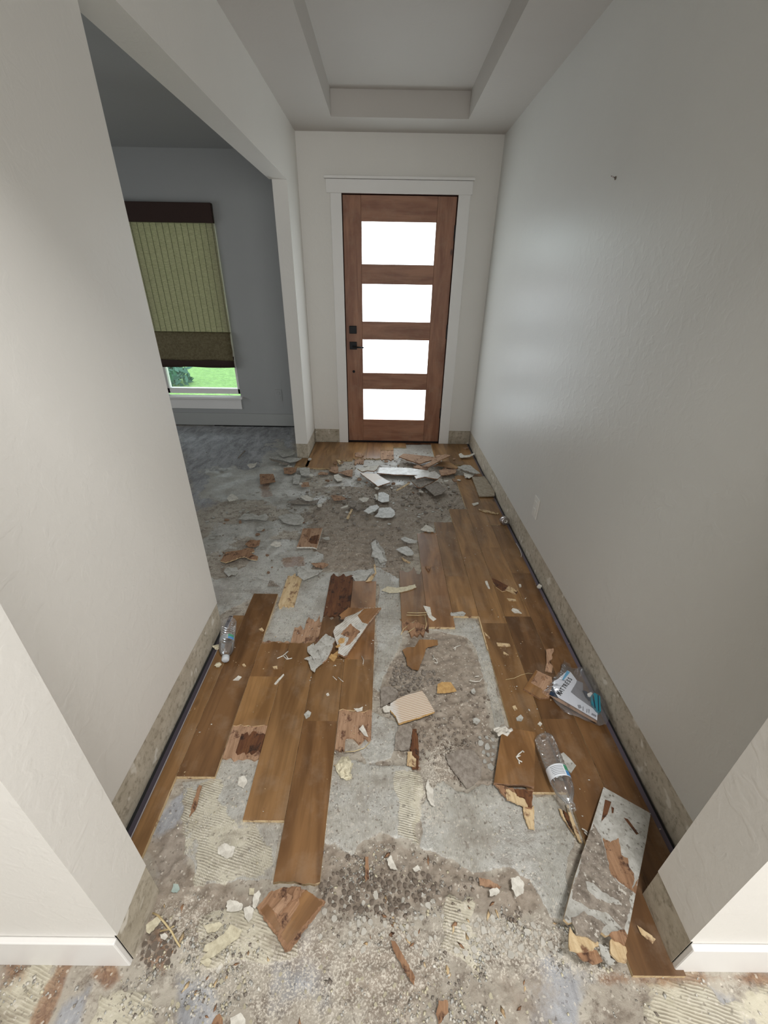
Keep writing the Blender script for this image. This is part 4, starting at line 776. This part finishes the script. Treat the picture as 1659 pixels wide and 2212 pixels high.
q = [(*P(*p_, .01), .012+.01*math.sin(i)) for i, p_ in enumerate(fp('j', '300,550 380,600 460,690 540,790 590,890 640,965'))]
tag(tube('string', q, .0022, m_straw, None, 6), 'curved straw-coloured string at the base of the left opening', 'string')
q = [(*P(*p_, .01), .010) for p_ in fp('j', '390,780 500,755 570,710')]; tag(tube('string', q, .002, m_straw, None, 6), 'short pale stalk crossing the straw-coloured string', 'string')
q = [(*P(*p_, .011), .012) for p_ in fp('m', '600,1895 750,1870 880,1810 1000,1780 1080,1790')]; tag(tube('thread', q, .0009, m_straw, None, 5), 'fine pale thread running to the square plank corner', 'string')
q = [(*P(*p_, .011), .013) for p_ in fp('Q', '1160,1010 1190,1060 1205,1100 1200,1120')]; tag(tube('wire', q, .0016, m_plaster, None, 5), 'thin white bent wire beside the right wall gap', 'string')
q = [(*P(*p_, .011), .014) for p_ in fp('C', '1659,300 1620,340 1560,360 1500,365')]; tag(tube('string', q, .0014, m_straw, None, 5), 'thin pale straw bent at the torn plank end', 'string')
# fibre sticks on the nearer end of the pink planks
for i, (fr, s, lb) in enumerate((('B', '240,222 300,224 370,222', 'pale straight stick behind the square hole'), ('B', '235,238 310,240 365,236', 'second pale stick below the straight one'), ('B', '200,365 215,330 240,310', 'pale stick at the ragged end of the pink planks'), ('B', '245,350 290,320', 'short pale stick leaning left at the ragged pink plank end'), ('B', '355,240 365,300 358,330', 'vertical fibre stick at the pink plank corner'))):
    q = [(*P(*p_, .012), .013) for p_ in fp(fr, s)]; tag(tube('wood_stick', q, .0018, m_straw, None, 5), lb, 'debris chip')
# ---------------- silver roll ----------------
ro = tag(empty('foil_roll', (.829, 2.455, .031)), 'small silver roll lying against the right-hand wall', 'roll')
k = lathe('roll_body', [(-.02, .012), (-.02, .025), (-.017, .029), (.017, .029), (.02, .025), (.02, .012)], m_silver, ro, 28, False); k.rotation_euler = (math.radians(78), 0, .15)
k = lathe('roll_core', [(-.017, .013), (-.017, .009), (.019, .009), (.019, .013)], m_white, ro, 24, False); k.rotation_euler = (math.radians(78), 0, .15)
k = lathe('core_plug', [(-.012, .0085), (.012, .0085), (.014, .005)], m_mortar, ro, 16); k.rotation_euler = (math.radians(78), 0, .15)
# ---------------- water bottles ----------------
def bottle(label, base, cap, r, lab, fog, L=None, twist=0., dz=0.):
    o = tag(empty('water_bottle', base), label, 'bottle'); d = Vector(cap)-Vector(base); L = d.length
    q = d.to_track_quat('Z', 'Y'); o.rotation_mode = 'QUATERNION'; from mathutils import Quaternion; o.rotation_quaternion = q @ Quaternion((0, 0, 1), twist)
    pr = [(0, r*.3), (.004, r*.55), (.0, r*.8), (.008, r*.97)]
    z = .014; e = L*.47
    while z < e: pr += [(z, r), (z+.0045, r*.955), (z+.0065, r*.95), (z+.0105, r)]; z += .0135
    pr += [(e, r), (L*.64, r), (L*.70, r*.98), (L*.76, r*.9), (L*.82, r*.72), (L*.87, r*.5), (L*.90, r*.38), (L*.93, r*.37)]+([] if fog else [(L*.935, r*.43), (L*.95, r*.43), (L*.955, r*.37), (L*1.0, r*.37)])
    lathe('bottle_body', pr, m_clear, o, 36, False)
    sh = [(L*.66, r*.985), (L*.70, r*.965), (L*.76, r*.885), (L*.82, r*.705), (L*.87, r*.49)]; 
    if fog: lathe('fogged_shoulder', sh, m_fog, o, 32, False)
    if fog: lathe('bottle_cap', [(L*.915, r*.46), (L*.92, r*.49), (L*.99, r*.47), (L, r*.42)], m_frostcap, o, 20)
    n = 40; z0, z1 = lab
    def band(name, a0, a1, u0, u1, m, rr):
        V = []; F = []; k_ = max(2, int((a1-a0)/(2*math.pi)*n))
        for i in range(k_+1):
            t = a0+(a1-a0)*i/k_
            for u in (u0, u1): V.append((rr*math.cos(t), rr*math.sin(t), u))
        for i in range(k_): F.append((2*i, 2*i+2, 2*i+3, 2*i+1))
        return mesh_obj(name, V, F, m, par or o, True)
    par = None
    L0 = band('paper_label', 0 if True else 0, 2*math.pi*.62, z0, z1, m_card if not fog else m_fogcard, r*1.01); par = L0
    h = (z1-z0); band('green_block', .12, .95, z0+h*.04, z0+h*.5, m_green, r*1.018); band('blue_block', .12, .95, z0+h*.52, z1-h*.06, m_bluep, r*1.018)
    for i in range(6): band('small_print', 1.1, 1.1+random.uniform(.9, 1.25), z0+h*(.14+.13*i), z0+h*(.19+.13*i), m_greytext, r*1.018)
    par = None
    return o
m_fogcard = flat('pale_grey_label', S(168, 174, 178), .4)
bottle('clear ribbed water bottle lying by the left wall on the planks', (-.706, 1.455, .044), (-.652, 1.235, .032), .033, (.110, .137), True, twist=.35)
bottle('clear crushed water bottle with white label beside the plank offcut', (.577, .905, .043), (.586, .672, .046), .034, (.112, .150), False, twist=.2)
# ---------------- plastic packet ----------------
zk = .032
bag = tag(empty('plastic_packet', (*P(1240, 1500, 0), 0)), 'clear plastic packet with a hand-lettered white card against the right wall', 'packet')
def bagpart(name, pts, m, z, t=.0015, par=None, jag=0.):
    o = shard(name, None, 'n', pts, m, t=t, parent=bag, ref=(z, (.05, .03), P(1240, 1500, 0)), jag=jag); 
    return o
card = bagpart('card', '640,580 800,440 855,470 950,600 940,640 850,790 960,880 1100,980 1290,1110 1280,1250 650,880 590,780 560,700 580,610', m_card, zk)
bagpart('grey_sheet', '950,600 1050,640 1050,760 1120,880 1210,980 1290,1100 1100,980 960,880 850,790 940,640', m_greycard, zk-.001)
bagpart('dark_corner', '555,700 590,790 645,885 580,860 505,825', m_navy, zk-.002)
bagpart('blue_print', '790,440 840,470 730,600 710,590', m_blue, zk+.0005, .0008); bagpart('barcode_print', '960,1000 1010,1000 1030,1050 980,1060', m_greytext, zk+.0005, .0008)
for a_ in ('1045,1025 1060,1030 1060,1100 1045,1090', '1110,1060 1125,1068 1120,1130 1105,1120', '1140,1060 1160,1080 1150,1140 1140,1130', '1195,1130 1270,1170 1265,1200 1185,1160'): bagpart('small_print', a_, m_greytext, zk+.0005, .0008)
bagpart('teal_foam', '1170,870 1240,800 1330,860 1345,1100 1310,1110 1270,1080 1190,970', m_teal, zk+.012, .02); bagpart('navy_stripe', '1205,850 1225,840 1260,1060 1240,1040', m_navy, zk+.013, .002); bagpart('navy_stripe', '1290,840 1305,845 1315,1100 1300,1095', m_navy, zk+.013, .002)
bagpart('dark_liner', '1050,760 1110,780 1160,850 1160,930 1100,860', m_navy, zk+.008, .004); bagpart('folded_film', '1120,820 1180,790 1210,810 1170,870 1130,860', m_white, zk+.011, .003)
bagpart('brown_backing', '500,840 645,890 860,1010 1280,1250 1270,1290 1080,1190 820,1040 640,940', m_pink, zk-.006, .002)
# lettering
W = 'MATTRESS'; s0 = fp('n', '690,845')[0]; s1 = fp('n', '885,580')[0]
a = Vector((*P(*s0, zk), 0)); bb = Vector((*P(*s1, zk), 0)); dr = (bb-a); ang = math.atan2(dr.y, dr.x); adv = dr.length/len(W)
dg = bpy.context.evaluated_depsgraph_get()
for i, chh in enumerate(W):
    cu = bpy.data.curves.new('letter', 'FONT'); cu.body = chh; cu.size = adv*1.75; cu.offset = .0005; cu.extrude = .0004; tmp = bpy.data.objects.new('tmp', cu); C.collection.objects.link(tmp)
    dg.update(); me_ = bpy.data.meshes.new_from_object(tmp.evaluated_get(bpy.context.evaluated_depsgraph_get())); bpy.data.objects.remove(tmp); me_.materials.clear(); me_.materials.append(m_ink)
    o = bpy.data.objects.new('letter', me_); C.collection.objects.link(o); p_ = a+dr*(i+.0)/len(W)
    o.location = (p_.x, p_.y, zk+.0016+.05*(p_.x-P(1240, 1500, 0)[0])+.03*(p_.y-P(1240, 1500, 0)[1])); o.rotation_euler = (0, 0, ang+random.uniform(-.12, .12)); o.scale = (.78, 1+.15*(i == 0), 1)
    o.parent = card; o.matrix_parent_inverse = Matrix.LocRotScale(Matrix.LocRotScale(bag.location, bag.rotation_euler, None) @ Vector((0, 0, 0)), None, None).inverted() if False else (Matrix.LocRotScale(card.location, card.rotation_euler, None)).inverted()
# film: crumpled sheet, top and bottom
outl = fp('n', '735,320 780,350 890,440 950,430 1020,400 1060,450 1130,500 1200,620 1260,720 1340,850 1420,1080 1450,1260 1400,1380 1300,1370 1150,1310 960,1230 760,1150 680,1090 600,980 500,860 440,820 385,800 420,750 480,690 540,620 600,560 660,500 690,440 690,360')
base_pts = [P(*q, .01) for q in outl]; cxb = sum(p[0] for p in base_pts)/len(base_pts); cyb = sum(p[1] for p in base_pts)/len(base_pts)
def film(name, z, sg, seed, k=1.):
    V = []; F = []; rings = 9; n = len(base_pts)*3; rr = random.Random(seed)
    bp = []
    for i in range(len(base_pts)):
        p0 = base_pts[i]; p1 = base_pts[(i+1) % len(base_pts)]
        for s_ in range(3): bp.append((p0[0]+(p1[0]-p0[0])*s_/3+rr.uniform(-.002, .002), p0[1]+(p1[1]-p0[1])*s_/3+rr.uniform(-.002, .002)))
    for r_ in range(rings+1):
        f = r_/rings
        for i in range(n):
            x = cxb+(bp[i][0]-cxb)*f*k; y = cyb+(bp[i][1]-cyb)*f*k; u = float(fbm(np.array(x), np.array(y), 55, seed, 3)-.5)
            V.append((x-bag.location.x, y-bag.location.y, max(.0115, z+sg*(1-f**3)*.020+u*.022*(.35+f)+.05*(x-cxb))))
    for r_ in range(rings):
        for i in range(n): F.append((r_*n+i, r_*n+(i+1) % n, (r_+1)*n+(i+1) % n, (r_+1)*n+i))
    return mesh_obj(name, V, F, m_film, bag, True)
film('plastic_film', .024, 1, 2)
film('plastic_film', .014, .0, 5, .97)
# ---------------- rubble ----------------
def crumbs(name, label, n, reg, smin, smax, mats, seed, flat_=.6, long_=1., z0=None, cat='rubble', pw=2.2, stuff=True):
    rs = np.random.RandomState(seed); xs = []; ys = []
    tot = 0
    polys = [(wp(*r[:2]), r[2]) for r in reg]; wts = np.array([r[2] for r in reg], float); 
    areas = np.array([(max(q[0] for q in p)-min(q[0] for q in p))*(max(q[1] for q in p)-min(q[1] for q in p)) for p, _ in polys])*wts; areas /= areas.sum()
    for (p, _), a_ in zip(polys, areas):
        k = int(n*a_)+1; bx = [q[0] for q in p]; by = [q[1] for q in p]; x = rs.uniform(min(bx), max(bx), k*2); y = rs.uniform(min(by), max(by), k*2)
        d = sdist(x, y, p)+(fbm(x, y, 12, 4, 3)-.5)*.05; dens = fbm(x, y, 22, seed, 3); ok = (d > 0) & (dens > .44+rs.rand(len(x))*.12) & (fbm(x, y, 5, seed+2, 3) > .36+rs.rand(len(x))*.2); xs.append(x[ok][:k]); ys.append(y[ok][:k])
    x = np.concatenate(xs); y = np.concatenate(ys); N = len(x); s = smin+(smax-smin)*rs.rand(N)**pw
    z = (hfield(x, y) if z0 is None else np.full(N, z0))
    base = np.array([(1, 0, 0), (-1, 0, 0), (0, 1, 0), (0, -1, 0), (0, 0, 1), (0, 0, -1), (.6, .6, .5), (-.6, .5, -.4)], float)[:6]
    tri = np.array([(0, 2, 4), (2, 1, 4), (1, 3, 4), (3, 0, 4), (2, 0, 5), (1, 2, 5), (3, 1, 5), (0, 3, 5)])
    V = base[None]*(1+rs.uniform(-.35, .35, (N, 6, 3))); V += rs.uniform(-.25, .25, (N, 6, 3)); V[:, :, 2] *= flat_; V[:, :, 0] *= long_
    a_ = rs.uniform(0, 6.28, N); ca, sa = np.cos(a_)[:, None], np.sin(a_)[:, None]; tx = rs.uniform(-.4, .4, N)[:, None]
    vx, vy, vz = V[:, :, 0], V[:, :, 1], V[:, :, 2]; vz2 = vz+vx*tx*flat_; X_ = (vx*ca-vy*sa)*s[:, None]+x[:, None]; Y_ = (vx*sa+vy*ca)*s[:, None]+y[:, None]; Z_ = vz2*s[:, None]+(z+s*flat_*.55)[:, None]
    co_ = np.stack([X_, Y_, Z_], 2).reshape(-1, 3); tr_ = (tri[None]+np.arange(N)[:, None, None]*6).reshape(-1, 3)
    c0 = co_.mean(0); c0[2] = 0; co_ = co_-c0
    me = bpy.data.meshes.new(name); me.vertices.add(len(co_)); me.vertices.foreach_set('co', co_.ravel()); me.loops.add(tr_.size); me.loops.foreach_set('vertex_index', tr_.ravel().astype(np.int32)); me.polygons.add(len(tr_)); me.polygons.foreach_set('loop_start', np.arange(0, tr_.size, 3, dtype=np.int32)); me.polygons.foreach_set('loop_total', np.full(len(tr_), 3, dtype=np.int32))
    for m in mats: me.materials.append(m)
    mi = np.repeat(rs.randint(0, len(mats), N), 8); me.polygons.foreach_set('material_index', mi.astype(np.int32)); me.update(calc_edges=True)
    o = link(bpy.data.objects.new(name, me)); o.location = c0; tag(o, label, cat); o['kind'] = 'stuff'; return o
DB = ('Z', '690,1850 860,1820 1010,1880 1180,1970 1100,2000 900,2000 680,1980', 1.)
DC = ('Z', '830,1450 870,1410 960,1470 1060,1480 1065,1600 1000,1700 900,1640 850,1560 820,1500', 1.)
MH = ('Z', '600,1240 560,1120 640,1050 1000,1040 1010,1100 900,1150 860,1250', .28)
FRN = ('Z', '300,2080 340,1930 560,1940 700,1960 1180,1970 1330,2080 1340,2215 200,2215', .8)
WID = ('Z', '-150,2215 0,2070 290,2075 700,1960 1400,2110 1659,2110 1800,2215', .35)
crumbs('dirt_crumbs', 'brown mortar crumbs strewn over the dirt bands', 4600, [DB, DC, MH], .0014, .0062, [m_grit, m_mortar], 11, .75)
crumbs('plaster_crumbs', 'fine white and cream plaster crumbs over the front of the hall', 13500, [('Z', '960,1985 1180,1975 1340,2060 1300,2130 1050,2120 940,2050', 2.6), FRN, WID, DB], 0.0008, .0046, [m_plaster, m_palegrey, m_palegrey, m_cream, m_mortar], 12, .4, 1.2, pw=3.6)
crumbs('centre_crumbs', 'pale crumbs on the glue and dirt in the middle of the hall', 3800, [DC, MH, ('Z', '700,1640 960,1640 1200,1730 1200,1980 900,1850 690,1850', .5), ('Z', '380,1700 560,1650 590,1900 350,1920', .6), ('Z', '470,1330 440,1150 640,1100 860,1240 850,1600 800,1640 820,1260 600,1250', .25)], .001, .0038, [m_plaster, m_palegrey, m_cream], 13, .6, pw=3.)
crumbs('wood_splinters', 'small torn wood splinters among the rubble', 900, [DB, FRN, ('Z', '860,1160 980,1350 860,1370 850,1250', 1.), ('Z', '640,1020 1000,960 1040,1040 800,1080', .7), ('Z', '1200,1980 1370,2070 1300,2130', 1.5)], .002, .006, [m_yel, m_core], 14, .3, 2.8)
crumbs('plank_dust', 'pale specks of debris scattered on the laid planks', 1300, [('Z', '300,1780 480,1400 600,1300 820,1300 800,1520 720,1700 560,1770 480,1600', 1.), ('Z', '870,1250 980,1110 1080,1130 1300,1500 1430,1800 1250,1800 1100,1560 1050,1400 900,1350', .8)], .0008, .0032, [m_plaster, m_yel], 15, .4, 1.6, .009, pw=3.)
crumbs('entry_crumbs', 'crumbs among the boards heaped before the door', 900, [('Z', '640,1000 720,1000 800,980 1000,980 1040,1060 900,1110 650,1100', 1.)], .002, .009, [m_mortar, m_plaster, m_grit], 16, .6)
crumbs('left_room_crumbs', 'crumbs on the dark floor of the left room', 500, [('Z', '390,930 630,925 600,1000 430,1100 440,1300 480,1250 560,1100', 1.)], .002, .007, [m_mortar, m_palegrey], 17, .5)
# countable pebbles and chips: one object each
def stone_mesh(seed, flat_=.6):
    bm = bmesh.new(); bmesh.ops.create_icosphere(bm, subdivisions=1, radius=1); rr = random.Random(seed)
    for v in bm.verts: f = rr.uniform(.7, 1.15); v.co = Vector((v.co.x*f, v.co.y*f*.8, v.co.z*f*flat_))
    me = bpy.data.meshes.new('stone'); bm.to_mesh(me); bm.free(); return me
def chip_mesh(seed):
    rr = random.Random(seed); n = rr.randint(5, 7); R = [(math.cos(2*math.pi*k/n)*rr.uniform(.6, 1.1), math.sin(2*math.pi*k/n)*rr.uniform(.4, .9)) for k in range(n)]
    V = [(x, y, .12+rr.uniform(0, .18)) for x, y in R]+[(x*.96, y*.96, -.08) for x, y in R]; F = [tuple(range(n)), tuple(range(n, 2*n))[::-1]]+[(k, n+k, n+(k+1) % n, (k+1) % n) for k in range(n)]
    me = bpy.data.meshes.new('chip'); me.from_pydata(V, [], F); me.update(); return me
LM = [(nm_, *P(*fp(f_, p_)[0])) for nm_, f_, p_ in (('orange veneer piece', 'g', '450,450'), ('ridged tan board', 'g', '430,1080'), ('tan half-round chip', 'g', '860,860'), ('square broken plank piece', 'i', '720,850'), ('plank offcut', 'B', '940,1150'), ('fallen grey board', 'G', '620,900'), ('left wall stub', 'Z', '320,1990'),
  ('scratched board by the door', 'a', '980,650'), ('long white board by the door', 'a', '1400,500'), ('square grey flake at the entry planks', 'c', '1400,440'), ('narrow tilted board', 'b', '560,400'), ('square torn plank piece', 'd', '1460,400'), ('curled brown peeling', 'd', '480,620'), ('pointed white flake', 'e', '860,740'), ('pale stick in mid hall', 'e', '480,190'), ('left wall end', 'Z', '481,1350'), ('pier foot', 'Z', '655,985'), ('lifted cream glue slab', 'j', '1150,950'), ('right wall stub', 'Z', '1415,2010'), ('cracked white lump', 'V', '1160,1010'), ('grey tile board', 'b', '560,800'), ('brown wood corner at the front', 'j', '1120,1900'))]
_seen = set()
NUM = 'zero one two three four five six seven eight nine ten eleven twelve thirteen fourteen fifteen sixteen seventeen eighteen nineteen twenty'.split()
def num(n): return NUM[n] if n <= 20 else ('twenty', 'thirty', 'forty', 'fifty', 'sixty', 'seventy', 'eighty', 'ninety')[min(n//10, 9)-2]+('-'+NUM[n % 10] if n % 10 else '')
def where(x, y, base):
    for nm, lx, ly in sorted(LM, key=lambda q: (q[1]-x)**2+(q[2]-y)**2):
        dx = round((x-lx)*100); dy = round((y-ly)*100)
        a = ('%s cm %s' % (num(abs(dx)), 'right' if dx > 0 else 'left')) if dx else ''; b = ('%s cm %s' % (num(abs(dy)), 'behind' if dy > 0 else 'before')) if dy else 'level with'
        if abs(dx) > 99 or abs(dy) > 99: continue
        t_ = '%s %s%s%s the %s' % (base, a, ' and ' if a else '', b, nm)
        if t_ not in _seen and len(t_.split()) <= 16: _seen.add(t_); return t_
    return base
def scatter(name, label, group, cat, n, fr, pts, m, smin, smax, seed, kind='stone', z0=None):
    rr = random.Random(seed); poly = wp(fr, pts); ms = []
    for k in range(5):
        me = stone_mesh(seed*10+k) if kind == 'stone' else chip_mesh(seed*10+k); me.materials.append(m); ms.append(me)
    xs = [p[0] for p in poly]; ys = [p[1] for p in poly]; done = []; tries = 0
    while len(done) < n and tries < n*60:
        tries += 1; x = rr.uniform(min(xs), max(xs)); y = rr.uniform(min(ys), max(ys)); s = rr.uniform(smin, smax)
        if float(sdist(np.array([x]), np.array([y]), poly)[0]) < 0 or any((x-a)**2+(y-b)**2 < (s+c)**2*.62 for a, b, c in done): continue
        done.append((x, y, s))
    if not done: return
    hs = hfield([d[0] for d in done], [d[1] for d in done]) if z0 is None else [z0]*len(done)
    for (x, y, s), h in zip(done, hs):
        o = bpy.data.objects.new(name, rr.choice(ms)); o.location = (x, y, float(h)+s*(.4 if kind == 'stone' else .12)); o.rotation_euler = (rr.uniform(-.25, .25), rr.uniform(-.25, .25), rr.uniform(0, 6.28)); o.scale = (s, s, s); link(o); tag(o, where(x, y, ('small ' if s < smin+(smax-smin)*.33 else 'large ' if s > smin+(smax-smin)*.72 else '')+label), cat, group)
scatter('pebble', 'grey-brown pebble', 'mortar pebbles in the centre patch', 'pebble', 62, 'g', '190,560 330,560 520,640 700,640 780,780 560,830 400,900 300,960 130,820', m_mortar, .006, .0135, 21)
scatter('pebble', 'brown pebble', 'brown pebbles below the half-round chip', 'pebble', 34, 'g', '650,980 1100,830 1400,1000 1380,1500 900,1600 600,1300', m_grit, .004, .009, 22)
scatter('pebble', 'dark pebble', 'dark pebbles by the broken plank end', 'pebble', 85, 'H', '250,130 420,60 540,140 640,120 900,90 960,170 900,260 700,330 400,330 260,260', m_grit, .005, .0115, 23)
scatter('plaster_chip', 'white chip', 'white chips in the front rubble band', 'plaster chip', 70, 'H', '260,280 500,180 900,200 1000,350 900,600 600,560 250,560', m_plaster, .004, .0105, 24, 'chip')
scatter('plaster_chip', 'creamy chip', 'cream chips at the front right', 'plaster chip', 70, 'l', '0,0 120,-60 400,-20 560,60 620,160 400,170 200,160 60,180 -60,150', m_plaster, .004, .011, 25, 'chip')
scatter('plaster_chip', 'yellowish chip', 'pale chips at the very front', 'plaster chip', 60, 'Z', '360,2110 700,2060 1100,2120 1200,2215 350,2215', m_cream, .003, .007, 26, 'chip')
scatter('mortar_chip', 'grey chip', 'grey chips in mid hall', 'mortar chip', 80, 'Z', '620,1110 640,1060 820,1060 990,1060 1000,1095 900,1140 820,1180 700,1140', m_mortar, .008, .024, 27, 'chip')
scatter('mortar_chip', 'pale chip', 'pale chips in mid hall', 'mortar chip', 70, 'Z', '600,1100 640,1030 840,1050 980,1050 960,1110 820,1140', m_palegrey, .006, .019, 28, 'chip')
scatter('adhesive_chip', 'pale flake', 'adhesive chips beyond the left planks', 'adhesive chip', 75, 'Z', '450,1250 440,1120 480,1070 600,1050 660,1110 640,1230 540,1270', m_palegrey, .006, .018, 29, 'chip')
scatter('plaster_chip', 'bluish chip', 'grey chips beside the plank offcut', 'plaster chip', 12, 'h', '960,150 1150,160 1140,560 1040,480 1000,300', m_palegrey, .008, .016, 30, 'chip')
scatter('mortar_chip', 'brown chip', 'brown chips at the left opening', 'mortar chip', 36, 'j', '120,1130 200,850 380,560 560,640 640,980 520,1150 250,1220', m_grit, .005, .012, 31, 'chip')
scatter('board_splinter', 'brown splinter', 'brown splinters heaped before the door', 'wood scrap', 26, 'Z', '690,1000 780,985 990,985 1040,1045 900,1060 700,1040', m_pink, .012, .034, 41, 'chip', .012)
scatter('board_splinter', 'dark wood chunk', 'dark wood chunks heaped before the door', 'wood scrap', 14, 'Z', '640,1000 700,995 1000,990 1040,1045 900,1070 640,1040', m_core, .01, .03, 42, 'chip', .010)
scatter('glue_flake', 'white flake', 'white flakes heaped before the door', 'debris chip', 26, 'Z', '600,990 650,990 780,1010 990,990 1040,1045 900,1070 560,1050', m_plaster, .010, .028, 43, 'chip', .012)
scatter('board_splinter', 'tan splinter', 'tan splinters beyond the left planks', 'wood scrap', 12, 'Z', '470,1200 480,1120 640,1080 700,1220 600,1250', m_pink, .008, .022, 44, 'chip')
